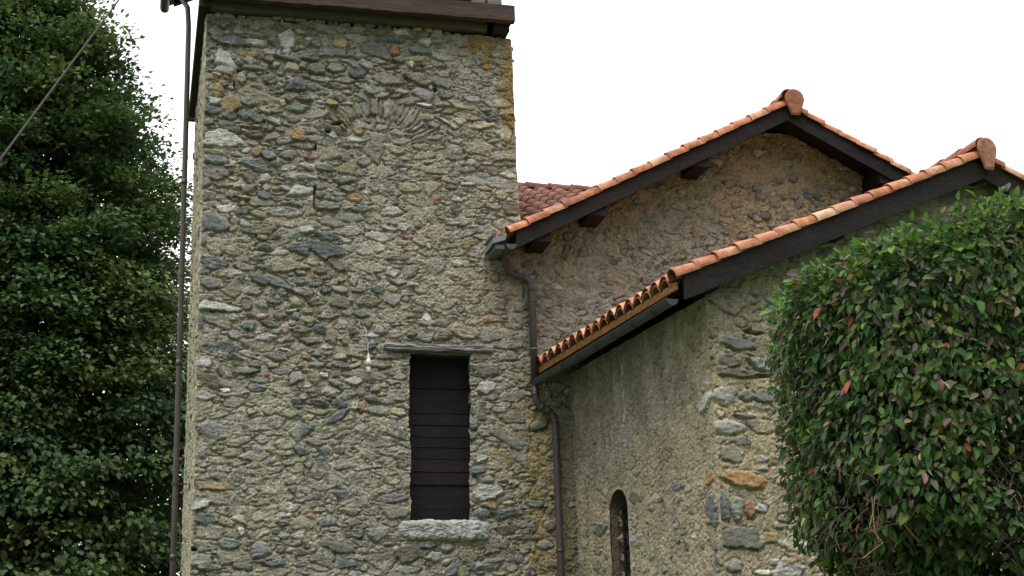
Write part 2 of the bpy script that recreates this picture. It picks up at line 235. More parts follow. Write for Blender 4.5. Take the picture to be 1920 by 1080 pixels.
TOWER_STONES = """846,11509,363,133,2,b,20;1183,11524,337,110,4,n,18;1322,11623,508,102,4,n,32;1792,11585,271,150,8,n,26;1921,11510,329,111,0,n,8;2237,11561,432,175,8,g
,22;2511,11641,218,80,3,g,30;2591,11529,189,119,0,g,30;2846,11551,190,152,0,t,28;1049,11223,698,171,5,b,14;1372,11219,366,125,8,l,14;795,11333,250,109
,0,n,8;1369,11344,394,94,2,n,10;1810,11287,270,314,0,l,14;2095,11257,114,110,0,n,10;2232,11276,158,150,0,b,22;2375,11296,130,134,0,g,14;2585,11306,246
,174,-15,o,24;930,10934,277,293,10,l,12;948,10766,277,184,10,l,12;1293,10933,210,108,5,l,16;1573,10986,127,140,0,n,12;1841,11016,298,78,6,b,22;2140,11
033,271,70,4,b,20;1900,10873,213,140,3,t,26;2056,10924,114,125,0,n,16;2241,10885,271,172,0,n,24;2528,10908,259,141,-10,g,14;2802,10992,159,142,0,n,20;
1365,10830,364,93,6,g,16;1173,10646,125,199,-5,t,18;1325,10688,153,138,0,m,12;1592,10663,196,200,-30,m,14;1959,10614,339,185,3,b,14;2201,10586,213,124
,5,g,14;2802,10851,217,172,0,b,16;818,10435,247,243,0,o,8;1835,10389,155,130,5,n,26;2074,10399,269,77,3,n,26;1765,10307,70,92,0,t,18;1207,10312,332,13
7,15,g,12;784,10122,260,166,-15,b,18;1977,10246,338,138,-4,g,18;2458,10358,171,123,-10,o,14;2587,10445,157,124,0,g,14;1198,10099,138,121,0,b,20;1669,1
0178,237,91,0,n,14;2572,10630,301,93,5,n,14;1667,11291,23,517,3,k,-40;1142,10766,83,61,0,k,-40;1077,10546,30,137,0,k,-35;2701,11205,43,190,20,k,-30;16
50,11494,85,110,0,k,-40;2151,11498,129,47,0,k,-40;3154,11570,353,160,0,n,32;2861,11552,190,144,0,t,30;3479,11590,267,129,5,w,26;3746,11589,313,161,4,n
,30;3345,11434,398,96,3,b,20;3856,11437,209,153,5,w,28;3757,11301,342,144,8,b,18;3123,11240,468,175,8,m,14;3387,11262,162,159,0,r,8;2962,11005,247,134
,30,l,24;3460,11109,206,79,4,g,20;3636,11060,89,95,0,w,22;3739,11004,222,22,-2,r,24;3738,10973,207,19,-3,r,22;3784,11056,178,19,-6,r,20;4022,11091,238
,80,10,t,14;4393,10993,285,64,6,l,16;2845,10870,246,188,8,b,16;3281,10779,409,189,4,n,22;3781,10833,384,206,8,n,26;3807,10599,324,181,2,m,24;4132,1060
7,223,158,12,b,14;3062,10605,232,187,10,g,18;3499,10607,190,94,8,t,18;4534,10574,315,143,12,l,16;4750,10813,121,48,5,r,18;3834,10420,235,78,6,l,22;412
9,10442,237,63,0,n,20;4739,10415,150,95,0,n,16;4331,11615,755,49,1,n,10;5001,11665,230,33,4,n,30;4000,10684,59,95,0,k,-40;3934,11196,30,192,5,k,-30;39
25,11580,60,129,20,k,-40;918,9702,532,313,0,l,16;1226,10062,166,136,0,b,20;1393,10043,194,136,20,b,14;1629,10030,223,91,8,l,20;1909,10064,168,137,0,g,
14;1215,9918,234,60,2,n,20;1395,9922,152,68,4,n,18;1561,9911,153,106,5,n,18;1383,9794,304,90,8,n,20;1974,9834,266,197,22,o,30;2067,9658,308,106,4,n,16
;1415,9548,151,164,5,o,18;1582,9499,207,179,18,b,18;1859,9525,278,165,-8,m,16;2152,9498,196,90,-3,r,16;844,9378,407,162,10,b,18;1364,9351,480,163,9,b,
20;1695,9350,166,97,6,m,28;2105,9368,251,102,8,w,32;849,9201,446,220,4,g,14;1503,9256,344,74,-3,m,16;1313,9156,191,192,25,g,22;1532,9139,165,148,-10,l
,20;2043,9200,389,112,-8,l,26;1289,8977,204,147,-8,n,20;2045,8977,416,163,-10,l,24;1523,8888,233,139,10,b,22;1073,8877,190,131,-5,g,16;750,8844,242,18
9,0,g,12;1237,8843,163,58,0,o,18;1700,8994,151,74,0,o,14;1227,8638,176,131,-8,b,24;1459,8606,259,102,5,t,22;1964,8795,221,88,4,n,14;2489,9739,184,167,
0,n,18;2392,9355,295,135,10,g,18;2618,9189,366,135,5,g,18;2688,9344,255,151,0,t,20;2702,9059,254,105,4,g,22;2801,8931,212,164,4,o,18;2310,8933,125,104
,0,b,24;2422,8783,405,163,-3,g,26;2588,9928,213,137,-10,b,26;2852,9946,186,138,15,o,18;2276,9938,127,274,-30,n,24;2360,10020,78,305,-30,n,20;2488,1012
0,71,261,-22,b,18;2673,10149,100,200,-10,n,20;2403,9916,127,107,0,k,-60;2545,10040,185,77,-15,k,-60;2242,9662,28,136,0,k,-35;2227,8898,31,370,0,k,-30;
2674,9493,156,106,0,b,18;2350,9203,154,75,0,n,20;1511,10006,36,76,0,k,-40;664,9044,242,175,0,m,10;2845,10146,63,169,0,n,16;2960,10154,58,185,5,b,14;30
89,10163,58,201,8,n,16;3219,10188,58,201,14,n,18;3335,10188,52,202,18,g,16;3437,10188,49,186,22,l,18;3539,10195,50,218,28,n,18;3698,10097,161,373,32,n
,20;3828,10013,88,341,50,g,18;4003,9917,294,71,-20,g,18;4125,10189,222,72,30,l,20;4354,10197,208,118,0,t,22;3962,10108,162,93,5,n,20;4841,10279,225,95
,2,b,22;5067,10303,181,79,4,g,18;5030,10056,286,283,0,t,10;4284,9990,163,140,20,m,16;4506,9997,163,125,0,n,12;3175,10015,173,85,5,l,18;3406,9953,203,1
23,15,t,14;3411,9685,188,153,-10,t,14;4503,9563,163,124,-10,l,26;5075,9567,239,93,-4,b,16;5055,9396,239,108,5,w,14;4747,9562,193,62,0,n,14;2944,9480,2
14,167,0,m,14;3445,9481,159,122,-20,b,14;2872,9279,170,90,3,n,20;3443,9253,280,83,-2,g,24;3571,9110,316,189,6,t,28;3889,9174,246,167,15,t,12;4444,9221
,206,64,-2,w,24;4208,9154,146,61,0,b,12;4678,9166,177,69,8,o,14;3064,9253,107,60,0,n,14;3099,9097,157,135,0,m,14;2886,9122,99,135,0,m,14;3973,8982,188
,106,-5,r,14;4278,8968,175,76,4,l,16;4833,8893,266,114,3,n,34;5083,8868,297,198,8,n,44;4275,8847,189,121,0,m,14;2885,8757,197,111,0,g,20;3338,8737,313
,164,-4,l,20;4698,9374,163,123,0,n,8;854,8450,509,288,5,b,16;1272,8443,203,123,22,l,26;670,8325,80,72,0,o,14;2106,8405,221,117,-6,l,26;701,8184,146,15
7,0,m,12;2424,8326,277,132,5,b,24;2439,8123,484,218,2,b,28;2026,8147,343,174,-6,b,18;1542,8124,257,115,-4,g,28;1506,8259,156,87,4,n,26;1675,8282,150,7
2,0,n,24;829,7862,398,198,6,b,20;1423,7960,202,79,0,m,18;1553,7837,203,86,5,g,20;1230,7837,241,114,22,n,16;1475,7663,350,156,20,b,26;1732,7631,311,157
,22,b,26;823,7579,357,183,0,m,14;1131,7465,253,197,0,n,14;1412,7476,201,113,5,n,16;1802,7485,162,121,0,m,24;2087,7503,286,142,8,n,24;2387,7544,151,100
,0,b,20;2586,7552,248,108,3,t,28;2330,7821,206,115,-5,m,22;2592,7898,249,174,0,n,20;2208,7723,30,215,0,r,16;2467,7986,124,26,4,r,10;2606,7689,117,86,0
,o,24;2772,7689,111,123,0,l,22;951,7241,489,126,8,l,28;1308,7282,140,154,0,n,26;1508,7297,201,155,5,g,22;1979,7350,217,127,10,t,24;2258,7353,232,121,-
3,n,24;2593,7380,357,178,0,n,28;1696,7360,202,113,0,m,14;1378,7144,107,84,0,n,22;1511,7128,147,91,3,t,26;1772,7166,175,169,-3,n,26;2150,7222,204,92,8,
t,24;1981,7145,149,127,30,m,22;2690,7213,151,100,0,t,24;2842,7562,222,115,0,n,26;2430,7161,300,85,-8,n,18;854,7167,79,42,0,k,-40;4650,8654,190,68,0,g,
14;4373,8647,204,120,0,g,8;3910,8653,173,120,0,g,10;3493,8512,199,111,0,l,18;3570,8361,271,68,5,r,12;4409,8305,145,164,40,o,16;4496,8324,189,90,-18,o,
14;3861,8249,83,104,0,w,16;3390,8050,466,88,-4,b,20;3573,7978,128,32,-5,r,18;4074,8140,158,81,12,g,18;3586,7861,226,175,20,n,22;3942,7943,286,279,0,m,
10;4273,8009,166,118,12,w,22;4680,8124,109,67,-10,l,20;4619,8002,87,74,0,l,18;4574,7919,116,59,-10,l,16;3324,7828,190,124,-5,l,24;3415,7701,267,109,5,
n,20;3640,7674,177,65,3,l,24;3127,7573,230,130,4,b,28;3330,7582,161,109,0,t,26;2980,7395,361,215,-3,n,28;3328,7423,182,187,-3,m,18;2883,7220,235,107,6
,g,24;4096,7372,206,116,0,m,20;4338,7703,201,51,2,n,14;3706,7293,169,101,-10,n,16;3817,7182,127,101,0,w,22;3518,7444,112,87,0,n,18;4757,7193,331,65,2,
r,22;4171,7194,213,87,0,g,14;683,6980,118,262,8,b,14;1335,6988,219,153,5,b,24;1615,7025,267,84,12,n,18;1830,6970,148,140,5,t,24;2059,6957,290,112,0,n,
28;2316,6979,190,155,-8,b,28;2173,7094,163,106,-3,t,28;2480,6879,204,211,10,n,26;1591,6829,253,125,-5,l,22;2182,6806,351,98,4,n,20;2671,6808,130,113,-
8,o,26;2419,6706,190,48,-3,w,26;1892,6825,134,105,0,g,20;1166,6857,224,138,10,m,14;2440,6640,149,70,-8,n,26;2590,6588,197,105,0,t,28;2264,6614,135,84,
0,n,22;2130,6582,121,111,10,t,20;1173,6527,184,96,20,b,16;1742,6557,227,111,5,m,20;2279,6475,229,97,0,g,20;2604,6470,210,111,4,m,26;1451,6452,185,124,
0,n,16;1677,6438,173,66,5,t,20;2104,6456,161,90,5,t,18;1998,6295,200,138,22,m,28;1746,6268,106,69,8,t,24;1599,6312,79,96,20,r,16;2240,6280,201,166,0,n
,14;2381,6325,135,90,0,w,20;2536,6343,108,111,0,n,18;2536,6219,203,83,10,m,20;2767,6252,231,111,4,l,22;1483,6125,250,129,5,b,22;840,6218,325,217,0,n,1
2;2255,6074,188,123,0,n,22;2713,6071,217,138,5,g,24;2470,6038,161,69,5,n,18;2002,5945,179,95,5,b,24;2322,5932,254,116,-2,b,28;2591,5931,256,137,20,b,2
2;2565,5752,363,123,-35,b,28;769,6000,284,114,4,l,16;1411,5798,118,54,3,t,16;2044,5783,80,122,-10,n,14;1178,6308,92,82,0,n,12;2794,5907,95,124,0,l,22;
930,5540,606,160,10,b,22;721,5232,153,290,12,m,16;1493,5295,156,133,15,m,18;2070,5277,171,107,20,b,22;2267,5393,299,108,3,n,26;2407,5274,193,134,8,b,2
4;2594,5290,174,128,22,m,22;2242,5279,79,67,0,w,16;1914,5114,170,106,-8,m,16;2164,5091,119,80,0,n,14;936,4802,523,143,3,o,12;765,4567,291,142,-5,l,20;
846,4374,316,116,3,b,18;1334,4779,116,118,0,m,14;1528,4767,142,92,8,m,12;1970,4757,78,105,0,n,16;2285,4667,210,106,-10,b,20;2495,4881,146,120,-10,g,14
;2642,4683,239,146,-10,b,14;1253,4949,77,237,5,n,10;1253,4369,185,116,5,t,22;1922,4416,97,63,-12,w,24;2228,4398,144,79,22,o,24;2464,4497,105,132,-35,l
,22;2642,4471,119,66,5,t,18;1551,4958,117,40,5,n,14;1466,4610,116,52,10,b,16;992,4633,331,195,8,n,6;1156,4038,294,164,3,b,20;1555,3966,286,236,0,m,18;
788,3826,331,182,-5,g,22;911,3734,331,101,3,g,24;1305,4202,82,134,-22,w,24;834,4336,303,113,-2,b,16;1858,4317,135,73,0,m,20;1756,4203,134,83,5,g,18;17
42,3781,287,92,-5,b,20;1344,3783,264,193,-5,g,12;2027,4037,104,83,-20,n,20;2141,4058,73,62,0,n,20;1821,3965,124,123,0,n,16;1998,3893,72,72,0,t,20;2092
,3769,176,82,-8,m,16;2232,4391,126,73,22,o,22;694,3968,110,61,0,k,-50;752,4049,111,81,0,o,14;2188,4643,157,95,-20,m,16;3306,4640,488,138,-3,m,24;3357,
4451,365,163,0,n,26;3130,4177,310,204,-5,b,20;2838,4168,188,136,0,b,20;3525,3913,381,254,0,n,26;3872,3853,192,153,0,l,30;4046,3793,175,68,-25,t,24;409
6,3674,227,153,-30,b,26;4396,3740,106,170,-5,b,22;4644,3756,373,171,-8,m,24;4635,4735,432,228,-8,l,34;4547,5194,199,142,-20,l,24;4499,5043,234,124,-10
,b,30;4621,4903,216,88,-3,m,28;4648,4569,269,131,0,o,34;4919,4588,181,67,-5,t,28;4914,4448,487,131,-2,b,34;4555,4446,268,139,0,b,30;5281,4581,328,106,
5,g,24;5086,4712,182,106,5,n,20;5000,4879,163,53,0,l,20;5256,4908,165,62,0,n,18;5233,4256,145,148,5,g,22;5497,4274,200,158,0,n,28;4669,4013,214,241,5,
n,20;4836,4221,269,104,10,n,18;5406,4012,236,139,-5,g,20;5115,3961,162,138,0,n,18;4848,4030,107,155,30,n,16;5241,3961,72,104,0,o,18;2770,4457,223,102,
-10,m,16;2770,4321,154,136,0,n,12;2926,5061,191,104,10,l,16;3434,5225,282,123,-5,n,18;3752,4015,279,85,0,b,22;4049,3980,193,137,0,m,20;5194,3633,108,1
20,-30,b,20;4747,3636,213,85,0,n,16;5487,3769,362,138,5,n,14;5138,4117,505,70,0,n,14;3450,5120,193,158,0,n,16;3501,4876,158,209,0,t,18;3590,6965,151,1
63,0,n,34;3372,6932,250,119,-15,t,22;3774,6894,253,120,0,g,30;4028,6945,254,189,10,n,34;4352,6998,427,225,8,t,40;3156,6976,183,136,0,m,20;3794,7118,27
0,121,0,l,26;4031,7126,187,121,0,n,20;2974,7089,133,137,0,n,24;3187,6604,199,84,5,m,22;3369,6626,216,102,5,n,20;3052,5998,229,124,8,b,24;2775,6963,198
,136,5,n,20;2661,6472,147,100,0,m,22;2791,6250,245,108,2,l,24;2824,5911,114,148,0,g,22;2905,5912,98,182,10,r,14;3069,6132,148,83,0,n,22;2873,6094,147,
133,20,n,20;2677,6040,211,149,5,n,20;3265,5970,181,100,0,m,16;4640,6202,306,204,-12,l,28;4646,6458,410,205,8,n,24;4600,6645,188,120,-10,n,24;4424,5676
,151,184,0,b,26;4578,5779,135,101,0,n,20;4835,5877,221,101,0,n,16;4995,6656,259,121,0,n,16;4590,5579,202,217,0,t,18;4420,5510,151,116,-15,b,28;4566,59
81,169,118,0,n,18"""
GABLE_STONES = """8538,9476,196,106,0,n,18;8781,9450,164,98,-3,m,18;8991,9422,165,131,0,b,22;9159,9570,91,123,0,m,16;9332,9564,166,82,5,n,16;9578,9628,142,149,0,m,22;84
95,9336,179,81,20,l,18;9012,9285,214,130,5,g,18;9234,9184,182,146,5,m,14;9416,9291,100,65,0,g,18;9575,9317,150,98,0,m,14;9785,9345,184,131,15,b,22;996
0,9338,151,99,0,b,22;10211,9509,254,66,2,m,18;9646,9190,133,114,-30,n,20;9949,9223,151,98,0,m,18;8421,8987,162,128,0,b,20;8630,8974,195,97,0,g,14;8840
,8969,106,89,10,b,20;9068,8973,148,121,0,b,22;8956,8799,147,64,0,l,18;9154,8825,98,64,0,m,18;8684,8642,178,112,-5,m,20;8405,8675,64,48,0,m,18;8608,911
7,146,81,-5,g,14;9022,10005,149,149,0,l,16;8368,9799,163,131,0,l,16;9190,10032,150,116,5,n,14;9702,9982,151,100,0,n,14;9525,9872,167,100,0,l,14;10582,
9506,153,133,0,l,20;9347,8980,231,146,-10,g,10"""
CSIDE_STONES = """3901,5208,468,223,-8,w,14;3502,5167,143,151,0,w,8;3943,4297,221,145,0,u,18;3889,4010,319,317,3,b,16;3864,3837,276,115,0,o,14;4112,4476,181,115,0,l,12;
3641,3602,156,173,0,t,12;3220,3608,144,118,0,m,10;3084,4343,268,151,0,m,8;3945,3536,151,170,0,g,14;3976,3331,240,169,0,m,14;1867,4398,218,176,0,b,14;2
084,4375,192,147,0,o,12;2623,4276,162,125,0,t,12;2359,4177,166,90,0,m,12;1929,3838,474,183,0,l,12;784,4116,385,155,0,g,12;679,3835,242,77,0,r,10;683,3
658,338,212,0,g,12;870,3600,142,133,0,m,12;98,3822,204,218,0,l,12;3250,3623,150,85,0,m,12;2629,3396,120,87,0,m,12;3154,4338,230,104,0,m,8;2977,3324,11
5,103,0,b,12;612,4778,148,119,0,l,8"""
CFRONT_STONES = """392,5873,515,141,3,m,16;273,5664,341,186,0,n,18;681,5641,277,156,-8,l,20;397,5517,683,93,1,n,20;155,5245,303,259,0,l,22;460,5259,239,154,0,m,14;681,52
55,275,185,0,m,16;423,5014,373,76,3,m,20;192,4869,503,211,0,l,20;363,4710,202,120,0,m,14;606,4405,135,60,0,l,14;311,4277,634,207,6,u,26;54,3963,197,37
9,3,b,20;215,3923,165,321,3,g,20;382,3941,140,182,0,r,22;188,3598,591,254,0,g,24;466,3564,166,145,0,g,16;131,3288,195,171,0,m,18;599,4509,169,75,5,l,1
6;532,3944,134,118,30,l,14;749,3743,135,88,0,m,18;603,3610,234,145,0,o,12;502,3220,264,86,0,w,14;846,3352,201,72,-5,o,14;611,6027,382,57,4,k,-20;554,5
758,207,63,20,n,18;703,5503,277,44,0,k,-18"""

# ------------------------------------------------------------------ rubble walls
PAL = {'b': (.135, .147, .146), 'g': (.19, .195, .165), 'l': (.35, .35, .33), 'w': (.50, .48, .43), 'o': (.27, .205, .115), 'r': (.27, .145, .10),
       'n': (.195, .18, .145), 't': (.31, .28, .21), 'm': (.195, .19, .182), 'k': (.10, .09, .07), 'x': (.27, .25, .19), 'y': (.24, .225, .18), 'u': (.29, .17, .08)}
RNDPAL = ['b', 'g', 'g', 'l', 'n', 'n', 'n', 't', 'm', 'g', 'x', 'x', 't', 'n', 'b', 'x', 'x', 'y', 'n', 'l', 'y', 'y', 'y', 'x', 'm', 'o', 'n', 'y', 'x', 'w', 'g', 'x', 'n', 'y', 'b', 'g', 'n', 'l', 't', 'x', 'y', 'x', 'l', 'l', 'g', 'n', 'y', 'x', 'g', 'b', 'n']

def parse(s):
    out = []
    for e_ in s.replace('\n', '').split(';'):
        a = e_.split(',')
        out.append((int(a[0]) / 1000, int(a[1]) / 1000, int(a[2]) / 1000, int(a[3]) / 1000, R(-float(a[4])), a[5], float(a[6]) / 1000))
    return out

def wall_field(us, vs, fixed, nrand, seed, size=(0.075, 0.45), level=lambda U, V: 0 * U, mortar=lambda U, V: (0.34, 0.30, 0.22),
               rough=1.0, keep=None, pal=RNDPAL, aspect=(1.3, 2.6), prot=(0.0, 0.03), stain=None, lump=0.010, stonez=1.0, gapk=1.0, grit=1.0, lich=.45):
    rng = np.random.RandomState(seed)
    U, V = np.meshgrid(us, vs)
    SH = np.full(U.shape, -1.0); SCOL = np.zeros(U.shape + (3,)); OCC = np.zeros(U.shape, bool); KD = np.zeros(U.shape); GAP = np.zeros(U.shape)
    gapn = fbm(U * 11, V * 11, seed + 31, 3); WX = fbm(U * 17, V * 17, seed + 33, 3); WY = fbm(U * 17, V * 17, seed + 36, 3)
    def put(cx, cy, w_, h_, ang, code, pr, test):
        rad = 0.62 * math.hypot(w_, h_)
        i0, i1 = np.searchsorted(us, (cx - rad, cx + rad)); j0, j1 = np.searchsorted(vs, (cy - rad, cy + rad))
        if i1 - i0 < 2 or j1 - j0 < 2: return False
        u_ = U[j0:j1, i0:i1] - cx; v_ = V[j0:j1, i0:i1] - cy
        mw = min(w_, h_) * .10; u_ = u_ + WX[j0:j1, i0:i1] * mw; v_ = v_ + WY[j0:j1, i0:i1] * mw
        x = (u_ * cos(ang) + v_ * sin(ang)) / (w_ / 2); y = (-u_ * sin(ang) + v_ * cos(ang)) / (h_ / 2)
        nd = rng.randint(4, 8); th = (np.arange(nd) + rng.uniform(-.33, .33, nd)) * 2 * pi / nd + rng.uniform(0, 6)
        q = rng.choice([12, 22, 40]); acc = 0
        for t_ in th:
            acc = acc + np.maximum(0, (x * cos(t_) + y * sin(t_)) / rng.uniform(.80, 1.06)) ** q
        r = acc ** (1 / q)
        r = r * (1 + 0.10 * fbm(u_ * 22 + cx * 31, v_ * 22 + cy * 31, 3, 2))
        ins = r < 1
        if test:
            tot = ins.sum()
            if tot < 3 or OCC[j0:j1, i0:i1][r < 1.02].mean() > 0.13: return False
        if code == 'k':
            k = np.clip((1 - r) * 3, 0, 1); sub = KD[j0:j1, i0:i1]; np.maximum(sub, k * -pr * 3, out=sub); return True
        gb = np.clip((1 + .022 / min(w_, h_) * 2 - r) * min(w_, h_) / .022, 0, 1) * (r >= .96) * np.clip(.25 + 1.3 * gapn[j0:j1, i0:i1] + .35 * (y < 0) + rng.uniform(-.2, .35), 0, 1)
        GS_ = GAP[j0:j1, i0:i1]; np.maximum(GS_, gb, out=GS_)
        p_ = rng.choice([8, 16, 30]); lam = rng.uniform(10, 40)
        dome = 1 - np.clip(r, 0, 1) ** p_
        tilt = x * rng.normal(0, .004) + y * rng.normal(-0.002, .004)
        lay = fbm((x * w_ * 6 + cx * 9), y * h_ * lam + cy * 9, seed, 3)
        hh = -0.05 + (pr * stonez + 0.05) * dome + tilt * 2.2 + lay * 0.013 * rng.uniform(.4, 1.5)
        base = np.array(PAL[code]) * rng.uniform(.82, 1.22) * (1 + rng.normal(0, .025, 3))
        sp = fbm(x * 2.2 + cx * 7, y * 2.2 + cy * 7, 5, 3)
        cc = base[None, None, :] * (1 + 0.36 * lay + 0.28 * sp)[..., None]
        if rng.rand() < .35:   # pale veins or lichen spots
            vn = (ridge(x * 1.6 + cx * 5, y * 2.4 + cy * 5, 9) > .93)[..., None]
            cc = np.where(vn, cc * .4 + np.array((.36, .36, .33)) * .6, cc)
        S = SH[j0:j1, i0:i1]; up_ = ins & (hh > S)
        S[up_] = hh[up_]; SCOL[j0:j1, i0:i1][up_] = cc[up_]
        OCC[j0:j1, i0:i1] |= r < 1.02
        return True
    for st in fixed: put(*st, False)
    ulo, uhi, vlo, vhi = us[0], us[-1], vs[0], vs[-1]
    sizes = np.sort(np.exp(rng.normal(math.log(size[0]), size[1], nrand)))[::-1]
    for s_ in sizes:
        s_ = min(s_, size[0] * 3.2); asp = rng.uniform(*aspect)
        put(rng.uniform(ulo, uhi), rng.uniform(vlo, vhi), s_ * asp ** .5 * 1.1, s_ / asp ** .5 * 1.1, rng.normal(0, .16), pal[rng.randint(len(pal))],
            rng.uniform(*prot), True)
    lv = level(U, V)
    rng2 = np.random.RandomState(seed + 3)
    for s_ in np.exp(rng2.normal(math.log(.042), .3, nrand // 4)):      # small filling stones
        put(rng.uniform(ulo, uhi), rng.uniform(vlo, vhi), s_ * 1.4, s_ * .85, rng.normal(0, .4), ['x', 'y', 'n', 't', 'g', 'l', 'y', 'x', 'm', 'b'][rng.randint(10)], rng.uniform(-.006, .006), True)
    f1 = fbm(U * 9, V * 9, seed + 1, 4); f2 = fbm(U * 34, V * 40, seed + 2, 3); rg = ridge(U * 14 + f1, V * 22 + f1, seed + 5)
    HM = lv + rough * (lump * 1.3 * f1 + 0.011 * f2 - 0.016 * np.clip(rg - .86, 0, 1) * 7)
    HM = HM - GAP * .025 * gapk
    mc = mortar(U, V)
    mc = np.stack([np.broadcast_to(np.asarray(c_, float), U.shape) for c_ in mc], -1)
    g1 = fbm(U * 13 + 5, V * 13, seed + 7, 4); g2 = fbm(U * 2.1, V * 2.1, seed + 8, 3); g3 = fbm(U * 45, V * 45, seed + 9, 2)
    mc = mc * (1 + .22 * g1 + .14 * g2 + .22 * g3)[..., None]
    dk = np.clip((fbm(U * 7, V * 7, seed + 11, 4) - .12) * 4, 0, 1)[..., None] * lich     # dark lichen growing in the mortar
    mc = mc * (1 - dk) + np.array((.15, .142, .11)) * dk
    rn = np.random.RandomState(seed + 9).normal(0, 1, U.shape)
    HM = HM + rn * .0028 * grit
    H = np.maximum(HM, SH + rn * .0012); st = np.clip((SH - HM) / 0.004 + .5, 0, 1)[..., None]
    C = mc * (1 - st) + SCOL * st
    C = C * (1 + np.where(st > .5, .07, .13) * grit * rn[..., None] * 1.0)
    C = C * (1 - .35 * (GAP * (st[..., 0] < .5))[..., None])
    dust = np.clip(fbm(U * 18, V * 18, seed + 21, 3) * 1.2 - .1, 0, .55)[..., None] * np.clip(1 - (SH - HM) / .02, 0, 1)[..., None] * (st > .5)
    C = C * (1 - dust) + mc * dust
    H = H - KD; C = np.where((KD > .02)[..., None], C * .55, C)
    if stain is not None: C = stain(U, V, C)
    return U, V, H, np.clip(C, .012, .8)

def edge_wob(v, s): return 0.013 * fbm(v * 5.0, v * 0 + s, s, 4) + .012 * fbm(v * 1.1, v * 0 + s + .5, s, 2)

def grid_faces(nv, nu, mask=None):
    j, i = np.meshgrid(np.arange(nv - 1), np.arange(nu - 1), indexing='ij')
    a = j * nu + i
    F = np.stack([a, a + 1, a + nu + 1, a + nu], -1)
    return F.reshape(-1, 4) if mask is None else F[mask]

def add_wall(mb, P0, ud, nd, us, vs, fld, facemask=None, uoff=None, fade=(0.05, 0.05), flip=False):
    """P = P0 + u*ud + v*Z + h*nd ; the relief fades to nothing at the corners so that neighbours meet"""
    U, V, H, C = fld
    fa = np.ones(len(us))
    if fade[0]: fa *= np.clip((us - us[0]) / fade[0], 0, 1) ** .5
    if fade[1]: fa *= np.clip((us[-1] - us) / fade[1], 0, 1) ** .5
    Hh = H * fa[None, :]
    Uo = U + (uoff(U, V) if uoff else 0)
    ud = np.array(ud, float); nd = np.array(nd, float); P0 = np.array(P0, float)
    P = P0 + Uo[..., None] * ud + V[..., None] * np.array((0, 0, 1.)) + Hh[..., None] * nd
    F = grid_faces(len(vs), len(us), facemask)
    if flip: F = F[:, ::-1]
    mb.add(P.reshape(-1, 3), F, C.reshape(-1, 3))

def axis_coords(lo, fine_lo, hi, d, coarse):
    a = np.arange(lo, fine_lo, coarse) if fine_lo > lo else np.array([])
    return np.concatenate([a, np.arange(max(fine_lo, lo), hi + d * .5, d)])

# ================================================================== BELL TOWER
TX0, TX1, TY0, TY1, TZ = 0.667, 5.2, 20.0, 23.85, 11.62
tower = thing('bell_tower', 'tall rubble stone bell tower with dark louvred opening and timber beam course on top', 'tower', ((TX0 + TX1) / 2, (TY0 + TY1) / 2, 0))
FT = parse(TOWER_STONES)
# relieving arch of thin upright stones, its opening long since walled up
ACX, ACZ, AR0, AR1 = 3.128, 9.579, .60, .90
def in_ring(q): d = math.hypot(q[0] - ACX, q[1] - ACZ); return AR0 - .04 < d < AR1 + .03 and q[1] > ACZ + .12 and q[2] < .32
FT = [q for q in FT if q[5] == 'k' or not in_ring(q)]
_r = random.Random(4)
for i_ in range(27):
    a_ = R(24 + 132 * i_ / 26 + _r.uniform(-1.2, 1.2)); rm = (AR0 + AR1) / 2 + _r.uniform(-.02, .03)
    FT.insert(0, (ACX + rm * cos(a_), ACZ + rm * sin(a_), (AR1 - AR0) * _r.uniform(.85, 1.15), _r.uniform(.055, .085), a_, _r.choice('nngxymtnl'), _r.uniform(.004, .013)))
WIN = (3.555, 4.40, 4.345, 6.70)     # x0, x1, z0, z1 of the opening

def lev_tower(U, V):
    n = fbm(U * .9, V * .9, 41, 3)
    l = np.full(U.shape, 0.003)
    l -= 0.020 / (1 + np.exp(-(V - 9.6) / .25)) * (1 - .9 / (1 + np.exp(-(U - 4.15) / .08)))
    l -= 0.014 * np.exp(-((U - 1.4) / 1.3) ** 2 - ((V - 8.9) / 1.6) ** 2)
    l -= 0.013 * np.exp(-((U - 2.4) / 1.0) ** 2 - ((V - 7.0) / .7) ** 2)
    l -= 0.014 * np.exp(-((U - 3.4) / 1.5) ** 2 - ((V - 3.9) / .35) ** 2)
    l += 0.010 * np.exp(-((U - 4.3) / .9) ** 2 - ((V - 8.2) / 1.5) ** 2) + .011 * np.exp(-((U - 1.8) / 1.5) ** 2 - ((V - 5.0) / .9) ** 2)
    l += 0.026 * (1 / (1 + np.exp(-(U - 4.2) / .04))) / (1 + np.exp(-(V - 10.5 - .25 * (U - 4.4)) / .08))
    return l + .016 * n
def mort_tower(U, V):
    k = np.clip((V - 9.0) / 1.8, 0, 1) * .6; y = np.clip((U - 4.5) / 1.0, 0, 1) * np.clip((7.2 - V) / 1.5, 0, 1)
    yn = y * np.clip(.6 + 1.2 * fbm(U * 1.7, V * .8, 77, 3), 0, 1)
    a = (.335, .312, .252); b = (.262, .252, .22); c = (.33, .27, .165)
    return [(a[i] * (1 - k) + b[i] * k) * (1 - yn) + c[i] * yn for i in range(3)]
